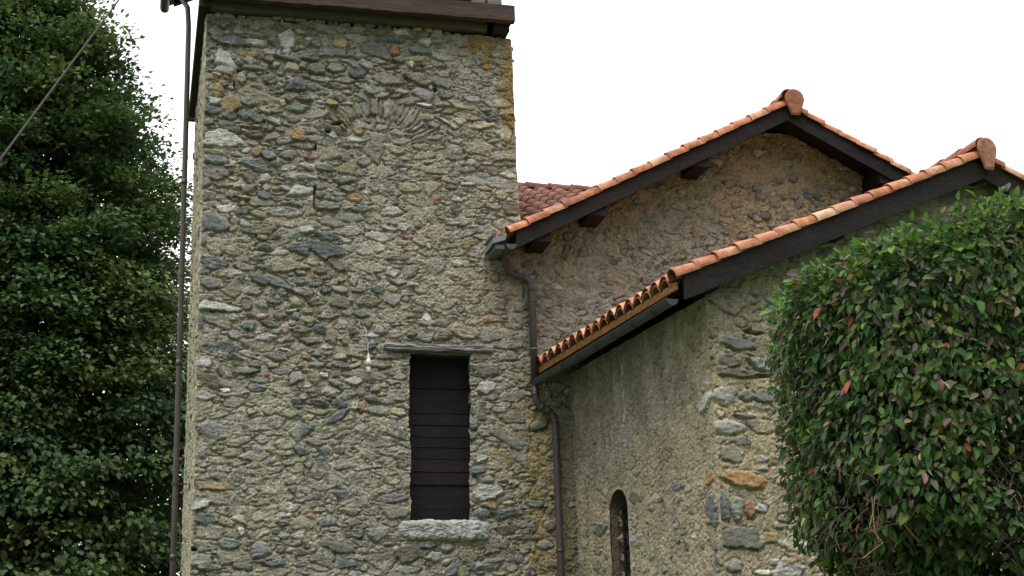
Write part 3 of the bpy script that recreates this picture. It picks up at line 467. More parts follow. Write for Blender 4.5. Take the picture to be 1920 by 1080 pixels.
def stain_tower(U, V, C):
    n = fbm(U * 10, V * 5, 60, 4) * .04
    def patch(x0, x1, z0, z1, e_=.03):
        return np.clip((U - x0 + n) / e_, 0, 1) * np.clip((x1 - U + n) / e_, 0, 1) * np.clip((V - z0 + n * 2) / (e_ * 2), 0, 1) * np.clip((z1 - V + n) / e_, 0, 1)
    m = np.maximum.reduce([patch(4.48, 4.92, 11.26, 11.62), patch(4.70, 4.86, 10.96, 11.5), patch(4.97, 5.21, 10.1, 11.6), patch(4.93, 5.21, 10.55, 10.75),
                           .45 * patch(5.0, 5.2, 9.7, 10.3), .5 * patch(.75, 1.1, 10.5, 10.75)])
    m = (m * np.clip(.95 + fbm(U * 30, V * 30, 61, 3) * .9, 0.2, 1))[..., None]
    m = m * .82; C = C * (1 - m) + np.array((.25, .17, .055)) * m
    # pale lime run beside the lintel
    p = (patch(2.86, 3.08, 6.75, 6.98) * .5)[..., None]
    return C * (1 - p) + np.array((.45, .45, .42)) * p

D = 0.0115
us = np.arange(TX0, TX1 + D * .5, D); us[-1] = TX1
vs = axis_coords(0.0, 3.35, TZ + .05, D, 0.05)
fld = wall_field(us, vs, FT, 12000, 11, (0.098, .50), lev_tower, mort_tower, stain=stain_tower, prot=(-.010, .011), aspect=(1.3, 3.6), lump=.013)
U, V = fld[0], fld[1]
top_bite = np.clip(fbm(U[0] * 3.1, U[0] * 0, 31, 3), -1, 1) * .05
Uc = (U[:-1, :-1] + D / 2); Vc = (V[:-1, :-1] + V[1:, 1:]) / 2
jl = edge_wob(Vc * 2.2, 3.3) * 1.6 + .035 * fbm(Vc * 4, Vc * 0, 12, 2); jr = .05 * fbm(Vc * 5, Vc * 0, 19, 3)
inwin = (Uc > WIN[0] + jl) & (Uc < WIN[1] + jr + .03 * (Vc - 5.5)) & (Vc > WIN[2]) & (Vc < WIN[3])
off_top = Vc > (11.60 + np.interp(Uc, us, top_bite))
mask = ~(inwin | off_top)
mb = MB()
def uo(U, V):
    a = np.clip(1 - (U - TX0) / .10, 0, 1) * edge_wob(V, 1.5)
    b = np.clip(1 - (TX1 - U) / .10, 0, 1) * (edge_wob(V, 2.5) - .025 * np.clip((V - 9.3) / 2.4, 0, 1) + .025 * np.exp(-((V - 8.68) / .12) ** 2)) * (V > 8.0)
    return a + b
H = fld[2] * np.where(V > 8.0, np.clip((TX1 - U) / .05, 0, 1) ** .5, 1)
H = np.where(V > 11.45, H * np.clip((11.65 - V) / .2, 0.3, 1), H)
H = H + .05 * np.exp(-((U - 5.12) / .12) ** 2 - ((V - 8.68) / .07) ** 2)
add_wall(mb, (0, TY0, 0), (1, 0, 0), (0, -1, 0), us, vs, (U, V, H, fld[3]), mask, uo, (0.05, 0))
# left side: older, mostly rendered
us2 = np.arange(0, TY1 - TY0 + .02, .03); vs2 = axis_coords(0, 3.0, TZ, 0.016, .08)
f2 = wall_field(us2, vs2, [], 800, 12, (.09, .4), lambda U, V: 0 * U + .010, lambda U, V: (.43, .385, .285), prot=(-.01, .03), lump=.016)
add_wall(mb, (TX0, TY0, 0), (0, 1, 0), (-1, 0, 0), us2, vs2, f2, None, None, (.05, .05), flip=True)
# give the shared corner the same wobble as the front
k = len(mb.v) - 1; vv = mb.v[k]; wgt = np.clip(1 - (vv[:, 1] - TY0) / .10, 0, 1); vv[:, 0] += wgt * edge_wob(vv[:, 2], 1.5)
# right and back sides
us3 = np.arange(0, TY1 - TY0 + .02, .05); vs3 = axis_coords(0, 8.2, TZ, .025, .15)
f3 = wall_field(us3, vs3, [], 500, 13, (.1, .4), lambda U, V: 0 * U, lambda U, V: (.33, .29, .21))
add_wall(mb, (TX1, TY0, 0), (0, 1, 0), (1, 0, 0), us3, vs3, f3, None, None, (.05, .05))
k = len(mb.v) - 1; vv = mb.v[k]; wgt = np.clip(1 - (vv[:, 1] - TY0) / .10, 0, 1)
vv[:, 0] += wgt * (vv[:, 2] > 8) * (edge_wob(vv[:, 2], 2.5) - .025 * np.clip((vv[:, 2] - 9.3) / 2.4, 0, 1))
us4 = np.arange(TX0, TX1 + .02, .05); us4[-1] = TX1
f4 = wall_field(us4, vs3, [], 500, 14, (.1, .4), lambda U, V: 0 * U, lambda U, V: (.33, .29, .21))
add_wall(mb, (0, TY1, 0), (1, 0, 0), (0, 1, 0), us4, vs3, f4, None, None, (.05, .05), flip=True)
mb.build('wall', M_RUBBLE, tower, smooth=True)
# wall head behind the front course, filling the thickness
mb = MB(); mb.box(TX0 + .05, TX1 - .07, TY0 + .035, TY1 - .1, 11.1, 11.575, (.2, .18, .14)); mb.build('wall_core', M_RUBBLE, tower)

# --- loose stones lying on the wall head under the beams
def pebble(mb, c, r, col, rng, nu=12, nv=8):
    th = np.linspace(0, 2 * pi, nu, endpoint=False); ph = np.linspace(0, pi, nv)
    T_, P_ = np.meshgrid(th, ph); d = np.stack([np.sin(P_) * np.cos(T_), np.sin(P_) * np.sin(T_), np.cos(P_)], -1).reshape(-1, 3)
    q = rng.uniform(2.4, 4); d = d / (np.sum(np.abs(d) ** q, 1, keepdims=True) ** (1 / q))
    d = d * (1 + .12 * fbm(d[:, 0] * 2 + c[0] * 7, d[:, 2] * 2 + d[:, 1], 3, 2))[:, None]
    a = rng.normal(0, .12); x, z = d[:, 0] * r[0], d[:, 2] * r[2]
    v = np.stack([x * cos(a) - z * sin(a), d[:, 1] * r[1], x * sin(a) + z * cos(a)], 1) + np.array(c)
    F = []
    for j in range(nv - 1):
        for i in range(nu):
            F.append((j * nu + i, (j + 1) * nu + i, (j + 1) * nu + (i + 1) % nu, j * nu + (i + 1) % nu))
    mb.add(v, np.array(F), col)
rng = np.random.RandomState(5)
mb = MB(); x = TX0 + .1
while x < TX1 - .26:
    w_ = rng.uniform(.07, .2); h_ = rng.uniform(.02, .055) if x < 4.15 else rng.uniform(.01, .02)
    code = RNDPAL[rng.randint(len(RNDPAL))]
    pebble(mb, (x + w_ / 2, TY0 + .045, 11.585 + h_ * .4 + .04 * (x > 1.4) * rng.rand() * (x < 4.1)), (w_ / 2, .07, h_), np.array(PAL[code]) * rng.uniform(.8, 1.2), rng)
    x += w_ * rng.uniform(.9, 1.15)
mb.build('coping_stones', M_RUBBLE, tower, smooth=True)

# --- beams
rng = np.random.RandomState(3)
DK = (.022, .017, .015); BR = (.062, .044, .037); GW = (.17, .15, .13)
mb = MB(); mb.beam((.58, 19.74, 11.86), (5.16, 19.74, 11.865), .12, .255, BR, nseg=40, jit=.006, rng=rng)
mb.build('fascia_beam', M_WOOD, tower, 'red brown outer beam of the course')
mb = MB(); mb.beam((.70, 19.965, 11.735), (4.775, 19.965, 11.745), .16, .19, (.085, .075, .066), nseg=40, jit=.004, rng=rng)
mb.build('wall_plate', M_WOOD, tower, 'grey weathered inner beam on the wall head')
for x0, x1 in ((.545, .70), (4.86, 5.10)):
    mb = MB(); mb.box(x0, x1, 19.81, 24.1, 11.625, 11.84, DK); mb.build('side_beam', M_DWOOD, tower)
mb = MB(); mb.beam((.56, 24.0, 11.86), (5.15, 24.0, 11.86), .12, .24, DK); mb.build('fascia_beam', M_WOOD, tower)
mb = MB()
for i in range(16): mb.box(.66 + i * .283, .66 + i * .283 + .275, 19.80, 23.94, 11.845, 11.885, (.07, .055, .045))
mb.build('floor_boards', M_DWOOD, tower)
for (x, y) in ((4.90, 19.98), (.86, 19.98), (4.90, 23.8), (.86, 23.8), (2.88, 23.8)):
    mb = MB(); mb.beam((x, y, 11.89), (x, y, 14.1), .22, .22, GW, up=(0, 1, 0)); mb.build('post', M_WOOD, tower)
mb = MB(); mb.beam((4.66, 19.95, 11.89), (4.66, 19.95, 14.1), .18, .18, GW, up=(0, 1, 0)); mb.build('post', M_WOOD, tower)

# --- opening
wx0, wx1, wz0, wz1 = WIN
usj = np.arange(0, .52, .013); vsj = np.arange(wz0 - .06, wz1 + .06, .013)
mb = MB()
fj = wall_field(usj, vsj, [], 260, 15, (.15, .4), lambda U, V: 0 * U - .02, mort_tower and (lambda U, V: (.26, .24, .18)), prot=(0, .03), rough=1.3)
add_wall(mb, (wx1 + .07, TY0 - .0, 0), (0, 1, 0), (-1, 0, 0), usj, vsj, fj, None, lambda U, V: .0 * U, (0, 0), flip=True)
add_wall(mb, (wx0 - .05, TY0 - .0, 0), (0, 1, 0), (1, 0, 0), usj, vsj, fj, None, None, (0, 0))
mb.box(wx0 - .05, wx1 + .09, 20.015, 20.5, wz0 - .1, wz0 - .003, (.25, .23, .19))
mb.box(wx0 - .05, wx1 + .09, 20.16, 20.5, wz1 - .03, wz1 + .1, (.06, .05, .045))
winp = mb.build('window', M_RUBBLE, tower, 'tall dark opening closed by boarded louvres', smooth=False)
mb = MB(); z = wz0 + .0; rng = np.random.RandomState(8)
while z < wz1 - .05:
    hgt = rng.uniform(.145, .19)
    y0 = 20.27 + rng.normal(0, .003)
    zz0, zz1 = z, min(z + hgt, wz1)
    v = [(wx0 - .03, y0 - .008, zz0), (wx1 + .035, y0 - .008, zz0), (wx1 + .035, y0 + .0, zz1), (wx0 - .03, y0 + .0, zz1),
         (wx0 - .03, y0 + .02, zz0), (wx1 + .035, y0 + .02, zz0), (wx1 + .035, y0 + .03, zz1), (wx0 - .03, y0 + .03, zz1)]
    mb.add(v, np.array([(0, 1, 2, 3), (5, 4, 7, 6), (4, 5, 1, 0), (3, 2, 6, 7), (4, 0, 3, 7), (1, 5, 6, 2)]), np.array((.0085, .0065, .0056)) * rng.uniform(.7, 1.5))
    z += hgt + .003
mb.build('louvres', M_DWOOD, winp)

def noisy_block(x0, x1, y0, y1, z0, z1, n, amp, seed, col, q=5.0, bend=0, stretch=1):
    """a rounded stone or timber block: superellipsoid-like box, roughened"""
    nx, ny, nz = n
    mbk = MB(); rs = np.random.RandomState(seed)
    def face(a, b, fn, flip):
        A, B = np.meshgrid(np.linspace(-1, 1, a), np.linspace(-1, 1, b)); v = fn(A, B).reshape(-1, 3)
        F = grid_faces(b, a)
        return v, (F[:, ::-1] if flip else F)
    for (a, b, fn, fl) in ((nx, nz, lambda A, B: np.stack([A, -np.ones_like(A), B], -1), False), (nx, nz, lambda A, B: np.stack([A, np.ones_like(A), B], -1), True),
                           (ny, nz, lambda A, B: np.stack([-np.ones_like(A), A, B], -1), True), (ny, nz, lambda A, B: np.stack([np.ones_like(A), A, B], -1), False),
                           (nx, ny, lambda A, B: np.stack([A, B, np.ones_like(A)], -1), False), (nx, ny, lambda A, B: np.stack([A, B, -np.ones_like(A)], -1), True)):
        v, F = face(a, b, fn, fl)
        r = (np.sum(np.abs(v) ** q, 1)) ** (1 / q); v = v / r[:, None]
        X = v * np.array(((x1 - x0) / 2, (y1 - y0) / 2, (z1 - z0) / 2))
        nn = fbm(X[:, 0] * 7 / stretch + X[:, 1] * 5 + seed, X[:, 2] * 11 + X[:, 1] * 9, seed, 4); n2 = fbm(X[:, 0] * 25 / stretch, X[:, 2] * 45 + X[:, 1] * 30, seed + 1, 3)
        X = X + v * (amp * (nn + .5 * n2))[:, None]
        X[:, 2] += bend * (1 - v[:, 0] ** 2)
        c = np.array(col)[None, :] * (1 + .3 * nn + (.9 if stretch > 1 else .35) * n2)[:, None]
        mbk.add(X + np.array(((x0 + x1) / 2, (y0 + y1) / 2, (z0 + z1) / 2)), F, np.clip(c, .01, .8))
    return mbk
noisy_block(3.19, 4.76, 19.925, 20.22, 6.70, 6.805, (180, 20, 30), .026, 3, (.25, .245, .24), q=9, bend=-.012, stretch=4).build('lintel', M_LINTEL, winp, 'grey split timber lintel', smooth=True)
noisy_block(3.36, 4.68, 19.93, 20.26, 4.075, 4.352, (110, 24, 40), .028, 5, (.38, .38, .37), q=4.5).build('sill', M_RUBBLE, winp, 'pale grey rough stone sill', smooth=True)

# --- drainpipe of the tower, standing off its left side
pp = [(.50, 22.5, 0), (.50, 22.5, 5.0), (.49, 22.5, 8), (.475, 22.5, 11.0), (.465, 22.5, 12.6), (.44, 22.53, 12.95), (.36, 22.65, 13.15), (.12, 22.9, 13.55)]
mb = MB(); mb.tube(pp, .043, (.075, .065, .062), 14)
for z in (4.1, 7.0, 9.9): mb.tube([(.50 - max(0, z - 5) * .004, 22.5, z), (.50 - max(0, z - 5) * .004, 22.5, z + .09)], .048, (.07, .06, .058), 14)
dp = mb.build('downpipe', M_METAL, tower, smooth=True)
for z in (5.2, 8.4, 11.0):
    mb = MB(); mb.tube([(.495, 22.5, z), (.495, 22.5, z + .03)], .053, (.05, .045, .04), 12); mb.beam((.50, 22.5, z + .015), (.70, 22.5, z + .015), .02, .02, (.05, .045, .04))
    mb.build('pipe_bracket', M_METAL, dp)

# ================================================================== ROOFS
TC = [(.43, .175, .095), (.48, .215, .12), (.39, .15, .085), (.46, .23, .145), (.52, .28, .175), (.54, .33, .22), (.44, .18, .10), (.45, .19, .10), (.40, .17, .105), (.35, .15, .10), (.50, .27, .17)]
OLD = [(.15, .06, .042), (.18, .075, .052), (.13, .055, .042), (.20, .09, .065)]
def tile_col(rng, pal, n):
    return np.array(pal[rng.randint(len(pal))]) * rng.uniform(.85, 1.12)
def shell(mb, prof0, prof1, nrm, th, col0, col1=None):
    """curved tile between two open profiles (n,3), thickened by th along -nrm"""
    a = np.array(prof0); b = np.array(prof1); n = len(a); nn = np.array(nrm) * th
    m_ = (a + b) / 2
    V = np.concatenate([a, m_, b, a - nn, m_ - nn, b - nn]); F = []
    for i in range(n - 1):
        for k_ in (0, n): F.append((k_ + i, k_ + i + 1, k_ + n + i + 1, k_ + n + i))
        for k_ in (3 * n, 4 * n): F.append((k_ + i + 1, k_ + i, k_ + n + i, k_ + n + i + 1))
        F.append((i + 1, i, 3 * n + i, 3 * n + i + 1)); F.append((2 * n + i, 2 * n + i + 1, 5 * n + i + 1, 5 * n + i))
    for k_ in (0, n):
        F.append((k_, k_ + n, k_ + 4 * n, k_ + 3 * n)); F.append((k_ + n - 1, k_ + 3 * n + n - 1, k_ + 4 * n + n - 1, k_ + n + n - 1))
    c0 = np.array(col0); c1 = c0 if col1 is None else np.array(col1)
    C = np.concatenate([np.tile(c0, (n, 1)), np.tile((c0 + c1) / 2, (n, 1)), np.tile(c1, (n, 1)), np.tile(c0 * .8, (3 * n, 1))])
    mb.add(V, np.array(F), C)
def wave_prof(pitch, h, n=13):
    if h > .12:
        x = np.linspace(-pitch / 2, pitch / 2, 17); k = np.clip(1 - (x / (pitch * .34)) ** 2, 0, 1) ** .5; return x, h * k
    x = np.linspace(-pitch / 2, pitch / 2, n); return x, h * np.abs(np.cos(pi * x / pitch)) ** .9
def field_tiles(mb, fr, s0, s1, z0, slope, t0, t1, rng, pal, pitch=.25, expo=.30, amp=.08, skip=None, starter=False, left=True):
    """rows of overlapping wave tiles on a slope; fr maps local (s, t, z) to the world; s climbs the slope"""
    ncol = int(round((t1 - t0) / pitch)); L_ = math.hypot(1, slope); nrow = int(math.ceil((s1 - s0) * L_ / expo))
    x, h = wave_prof(pitch, amp); sg = 1 if s1 > s0 else -1
    for j in range(nrow):
        for i in range(ncol):
            tcn = t0 + (i + .5) * pitch
            sa = s0 + sg * j * expo / L_; sb = sa + sg * (expo + .06) / L_
            if (sb - s1) * sg > .02: sb = s1
            if skip is not None and skip(sa, tcn): continue
            za = z0 + abs(sa - s0) * slope + .022; zb = z0 + abs(sb - s0) * slope
            jz = rng.normal(0, .003); js = rng.normal(0, .006)
            a = np.stack([np.full_like(x, sa + js), x + tcn, za + h + jz], 1); b = np.stack([np.full_like(x, sb + js), x * .96 + tcn, zb + h + jz], 1)
            cc = tile_col(rng, pal, 1); c2 = tile_col(rng, pal, 1) if rng.rand() < .3 else cc * rng.uniform(.85, 1.1)
            shell(mb, fr(a), fr(b), (0, 0, 1), .014, cc, c2)
    if starter:
        for i in range(ncol):
            tcn = t0 + (i + .5) * pitch + .012
            a = np.stack([np.full_like(x, s0 + sg * .015), x + tcn, z0 - .022 + h], 1); b = np.stack([np.full_like(x, s0 + sg * .25), x + tcn, z0 - .02 + .22 * slope + h], 1)
            shell(mb, fr(a), fr(b), (0, 0, 1), .014, tile_col(rng, pal, 1) * .8)
def barrel(mb, p, q, r0_, r1_, up_, col, col2=None, a0=-95, a1=95, th=.014, n=13):
    p = np.array(p, float); q = np.array(q, float); d = q - p; d /= np.linalg.norm(d); u = np.array(up_, float); u = u - d * (u @ d); u /= np.linalg.norm(u)
    sdv = np.cross(d, u); V = []; ang = np.radians(np.linspace(a0, a1, n)); rr = []
    for (o, r) in ((p, r0_), ((p + q) / 2, (r0_ + r1_) / 2), (q, r1_)):
        for rad in (r, r - th): rr.append([o + rad * (cos(a) * u + sin(a) * sdv) for a in ang])
    V = np.array(rr).reshape(-1, 3); F = []
    for sct in (0, 2):
        for i in range(n - 1):
            o0, i0, o1, i1 = sct * n, (sct + 1) * n, (sct + 2) * n, (sct + 3) * n
            F.append((o0 + i + 1, o0 + i, o1 + i, o1 + i + 1)); F.append((i0 + i, i0 + i + 1, i1 + i + 1, i1 + i))
        for e2 in (0, n - 1): F.append((sct * n + e2, (sct + 1) * n + e2, (sct + 3) * n + e2, (sct + 2) * n + e2))
    for i in range(n - 1): F.append((i, i + 1, n + i + 1, n + i)); F.append((4 * n + i + 1, 4 * n + i, 5 * n + i, 5 * n + i + 1))
    c0 = np.array(col); c1 = c0 if col2 is None else np.array(col2)
    C = np.concatenate([np.tile(c0, (n, 1)), np.tile(c0 * .75, (n, 1)), np.tile((c0 + c1) / 2, (n, 1)), np.tile(c0 * .75, (n, 1)), np.tile(c1, (n, 1)), np.tile(c1 * .75, (n, 1))])
    mb.add(V, np.array(F), C)
def verge(mb, fr, s0, s1, z0, slope, t, rng, pal, expo=.315, r=.10):
    """row of barrel tiles covering the gable edge, climbing from s0 to s1; z0 = barrel crest at s0"""
    L_ = math.hypot(1, slope); sg = 1 if s1 > s0 else -1; n = int(round(abs(s1 - s0) * L_ / expo)); st_ = (s1 - s0) / n
    for i in range(n):
        a = s0 + i * st_; b = a + st_ * 1.16
        zr = lambda s_: z0 + abs(s_ - s0) * slope - r
        jt = rng.normal(0, .008); P = fr(np.array([(a, t + jt, zr(a) + .014 + rng.normal(0, .005)), (b, t + jt, zr(b) - .006)]))
        u = np.array((0, 0, 1.))
        c = tile_col(rng, pal, 1); c2 = tile_col(rng, pal, 1) if rng.rand() < .5 else c
        barrel(mb, P[0], P[1], r * 1.05, r * .93, u, c, c2, -100, 100)
def frame(O, S, T):
    O = np.array(O, float); S = np.array(S, float); T = np.array(T, float)
    return lambda A: O + np.asarray(A)[..., 0:1] * S + np.asarray(A)[..., 1:2] * T + np.asarray(A)[..., 2:3] * np.array((0, 0, 1.))
def slab(mb, fr, s0, s1, t0, t1, zf, d0, d1, col):
    """sloping slab between s0 and s1, top at zf(s)+d1 and underside at zf(s)+d0"""
    v = fr(np.array([(s, t, zf(s) + d) for s in (s0, s1) for t in (t0, t1) for d in (d0, d1)], float)); mb.add(v, BOXF, col)
def boards(mb, fr, s0, s1, t0, t1, zf, d0, d1, col, rng, w_=.16):
    """sloping sheathing made of boards running along t, with fine gaps"""
    n = max(1, int(round(abs(s1 - s0) / w_))); st_ = (s1 - s0) / n
    for i in range(n): slab(mb, fr, s0 + i * st_ + .002, s0 + (i + 1) * st_ - .002, t0, t1, zf, d0 + rng.normal(0, .002), d1, np.array(col) * rng.uniform(.75, 1.3))
def end_cap(mb, fr, s, z, t, r=.14, hb=.29, wb=.055, col=(.30, .12, .08), th=.035):
    """closing plate of the ridge: round head narrowing to a cut foot"""
    pts = [(-r * cos(a), r * sin(a)) for a in np.linspace(0, pi, 15)] + [(r * .985, -.04), (wb, -hb), (-wb, -hb), (-r * .985, -.04)]
    n = len(pts); rings = []
    for (sc, tt) in ((.86, -th), (1.0, -th * .55), (1.0, 0.0)):
        rings.append(fr(np.array([(s + x * sc, t + tt, z + (y + .05) * sc - .05) for x, y in pts])))
    V = np.concatenate(rings); F = [(k_ * n + i, k_ * n + (i + 1) % n, (k_ + 1) * n + (i + 1) % n, (k_ + 1) * n + i) for k_ in (0, 1) for i in range(n)]
    mb.add(V, [np.array(F), np.array([list(range(n))]), np.array([[2 * n + i for i in range(n)][::-1]])], col)
def gutter(mb, P, Q, r, col, th=.006, caps=(True, True)):
    P = np.array(P, float); Q = np.array(Q, float)
    barrel(mb, P, Q, r, r, (0, 0, -1), col, None, -92, 92, th, 17)
    d = (Q - P) / np.linalg.norm(Q - P); sdv = np.cross(d, (0, 0, 1))
    for (o, cp) in ((P, caps[0]), (Q, caps[1])):
        if not cp: continue
        a = np.radians(np.linspace(-90, 90, 15)); ring = np.array([o + (r + .003) * (-cos(x) * np.array((0, 0, 1.)) + sin(x) * sdv) for x in a]); r2 = ring + d * .012
        n = 15; F = [(i, i + 1, n + i + 1, n + i) for i in range(n - 1)] + [(n - 1, 0, n, 2 * n - 1)]
        mb.add(np.concatenate([ring, r2]), [np.array(F), np.array([list(range(n))]), np.array([[n + i for i in range(n)][::-1]])], col)
    # rolled front lip
    mb.tube([P - sdv * r, Q - sdv * r], .009, col, 8); mb.tube([P + sdv * r, Q + sdv * r], .007, col, 8)

# tower roof: low gable over the belfry, its eaves run front to back
rng = np.random.RandomState(21)
fr = frame((.13, 19.4, 0), (1, 0, 0), (0, 1, 0)); HW = 2.8
mb = MB(); zt = lambda s: 13.80 + (HW - abs(s - HW)) * .48
field_tiles(mb, fr, 0, HW, 13.80, .48, 0, 4.75, rng, [(.30, .10, .07), (.36, .13, .09)], expo=.36); field_tiles(mb, fr, 2 * HW, HW, 13.80, .48, 0, 4.75, rng, [(.30, .10, .07), (.36, .13, .09)], expo=.36)
roofT = mb.build('roof', M_TILE, tower, smooth=False)
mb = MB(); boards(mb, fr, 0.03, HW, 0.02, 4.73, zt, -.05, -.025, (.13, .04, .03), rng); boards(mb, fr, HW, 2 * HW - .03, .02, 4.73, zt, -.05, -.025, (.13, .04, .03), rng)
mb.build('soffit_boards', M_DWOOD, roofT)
for t in (.25, 1.3, 2.35, 3.4, 4.45):
    mb = MB(); slab(mb, fr, .1, HW, t, t + .1, zt, -.19, -.052, DK); slab(mb, fr, HW, 2 * HW - .1, t, t + .1, zt, -.19, -.052, DK); mb.build('rafter', M_DWOOD, roofT)
mb = MB(); gutter(mb, fr(np.array((-.045, -.05, 13.80))), fr(np.array((-.045, 4.8, 13.74))), .07, (.09, .085, .085)); mb.build('gutter', M_METAL, roofT)
mb = MB(); barrel(mb, fr(np.array((HW, 0, 15.13))), fr(np.array((HW, 4.75, 15.13))), .13, .13, (0, 0, 1), (.28, .11, .08)); mb.build('ridge_cap', M_TILE, roofT)

# ================================================================== CHURCH
church = thing('church', 'small stone church with terracotta tiled gables, dark eaves boards and stained rubble walls', 'church', (9.3, 22, 0))
AL = R(6.9); EV = np.array((-sin(AL), cos(AL), 0)); NV = np.array((cos(AL), sin(AL), 0))

# ---- upper gable: wall flush with the tower front
GZ = 10.67; GX = 9.28; GS = .52
crest1 = lambda X: GZ - GS * np.abs(X - GX)
FG = parse(GABLE_STONES)
def lev_g(U, V):
    k = 1 / (1 + np.exp(-(U - 8.35 - .15 * fbm(V * 2, V * 0, 3, 2)) / .08))
    rub = np.exp(-((U - 5.5) / .45) ** 2) / (1 + np.exp((V - 5.3) / .2))
    return .016 * (1 - k) + .002 * k - .018 * rub + .008 * fbm(U * 1.3, V * 1.3, 43, 3) - .012 * (V > crest1(U) - .75)
def mort_g(U, V):
    k = np.clip((U - 8.3 - .18 * fbm(V * 2.5, U * 2.5, 3, 3)) / .12, 0, 1); y = np.clip(1 - (U - 5.2) / .8, 0, 1) * np.clip((6.4 - V) / .8, 0, 1)
    s_ = np.clip(fbm(U * 2.2, V * .9, 87, 3) * 1.6, 0, 1) * .28
    a = (.258, .258, .22); b = (.33, .282, .19); c = (.37, .285, .15)
    out_ = []
    for i in range(3):
        v = a[i] * (1 - k) + b[i] * k; v = v * (1 - s_ * (1 - k)) + c[i] * .9 * s_ * (1 - k); out_.append(v * (1 - y) + c[i] * y)
    return out_
usg = np.concatenate([np.arange(TX1, 11.4, .0125), np.arange(11.4, 13.4, .05)]); vsg = axis_coords(0, 3.35, 10.35, .0125, .06)
fg = wall_field(usg, vsg, FG + [s for s in FT if s[0] > 4.9], 1500, 11, (.085, .45), lev_g, mort_g, prot=(-.012, .022), lump=.019, rough=1.15)
# flaky ledges in the thick render
U, V, H, Cc = fg
led = (ridge(U * 5 + fbm(U * 4, V * 4, 5, 3) * 1.2, V * 9 + fbm(U * 5, V * 5, 6, 3) * 2, 55)); lm = np.clip(led - .88, 0, .12) * 8 * (U < 8.5) * (V > 5.5) * np.clip(.6 + 1.2 * fbm(U * 2, V * 2, 58, 2), 0, 1); H = H - .035 * lm + .02 * fbm(U * 6, V * 9, 59, 2) * (U < 8.5) * (V > 5.5); Cc = Cc * (1 - .45 * lm)[..., None]
mb = MB(); Uc = (U[:-1, :-1] + U[1:, 1:]) / 2; Vc = (V[:-1, :-1] + V[1:, 1:]) / 2
add_wall(mb, (0, TY0, 0), (1, 0, 0), (0, -1, 0), usg, vsg, (U, V, H, Cc), Vc < crest1(Uc) - .16, None, (0, 0))
# plain returns of the arm and the nave behind
MC = (.32, .28, .2)
mb.add([(13.38, 20, 0), (13.38, 27.5, 0), (13.38, 27.5, 8.35), (13.38, 20, 8.35)], np.array([(0, 1, 2, 3)]), MC)
mb.build('gable_wall', M_PLASTER, church, 'ochre grey crumbling gable wall', smooth=True)

fr1 = frame((4.895, 19.4, 0), (1, 0, 0), (0, 1, 0)); W1 = GX - 4.895
z1 = lambda s: 8.39 + (W1 - abs(s - W1)) * GS
rng = np.random.RandomState(31)
intower = lambda s, t: (s + 4.895 < TX1 + .12 and t + 19.4 > 19.95)
mb = MB()
field_tiles(mb, fr1, 0.0, W1, 8.39 - .115, GS, .16, 6.4, rng, TC, skip=intower, starter=False); field_tiles(mb, fr1, 2 * W1, W1, 8.39 - .115, GS, .16, 6.4, rng, TC)
roof1 = mb.build('roof', M_TILE, church, 'orange tiled roof of the upper gable')
rng = np.random.RandomState(36)
mb = MB(); verge(mb, fr1, 0, W1 - .05, 8.39, GS, .055, rng, TC); verge(mb, fr1, 2 * W1, W1 + .05, 8.39, GS, .055, rng, TC); mb.build('verge_tiles', M_TILE, roof1)
mb = MB()
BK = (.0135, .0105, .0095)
zz = lambda s: z1(s)
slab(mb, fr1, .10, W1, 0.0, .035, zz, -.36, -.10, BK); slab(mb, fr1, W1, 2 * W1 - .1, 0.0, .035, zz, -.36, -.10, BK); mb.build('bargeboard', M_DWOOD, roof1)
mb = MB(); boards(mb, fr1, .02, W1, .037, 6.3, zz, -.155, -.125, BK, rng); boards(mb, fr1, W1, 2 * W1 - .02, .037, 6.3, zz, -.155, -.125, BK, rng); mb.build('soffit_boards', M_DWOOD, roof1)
for (xa, xb, dz) in ((5.27, 5.52, .0), (6.10, 6.36, .0), (7.74, 7.99, .0), (9.15, 9.41, -.18), (10.74, 11.0, .0), (12.4, 12.64, .0)):
    mb = MB(); s_ = (xa + xb) / 2 - 4.895; v = z1(s_) - .16
    mb.box(xa, xb, 19.437, 20.3, v - .28 - dz, v - .01 if False else v - .03, BK); mb.build('purlin', M_DWOOD, roof1)
mb = MB(); P_ = lambda t: fr1(np.array((W1 + .03, t, GZ - .01)))
rng = np.random.RandomState(37)
for i in range(16): barrel(mb, P_(-.07 + i * .4) + (0, 0, .012), P_(.37 + i * .4), .13, .115, (0, 0, 1), np.array((.33, .14, .095)) * rng.uniform(.85, 1.1))
mb.build('ridge_cap', M_TILE, roof1)
mb = MB(); end_cap(mb, fr1, W1 + .11, GZ - .03, -.075, r=.155, wb=.065, hb=.27); mb.build('ridge_end', M_TILE, roof1, 'dark terracotta closing plate on the ridge')
mb = MB(); gutter(mb, (4.915, 19.37, 8.125), (4.915, 19.955, 8.13), .072, (.055, .06, .065)); g1 = mb.build('gutter', M_METAL, church)
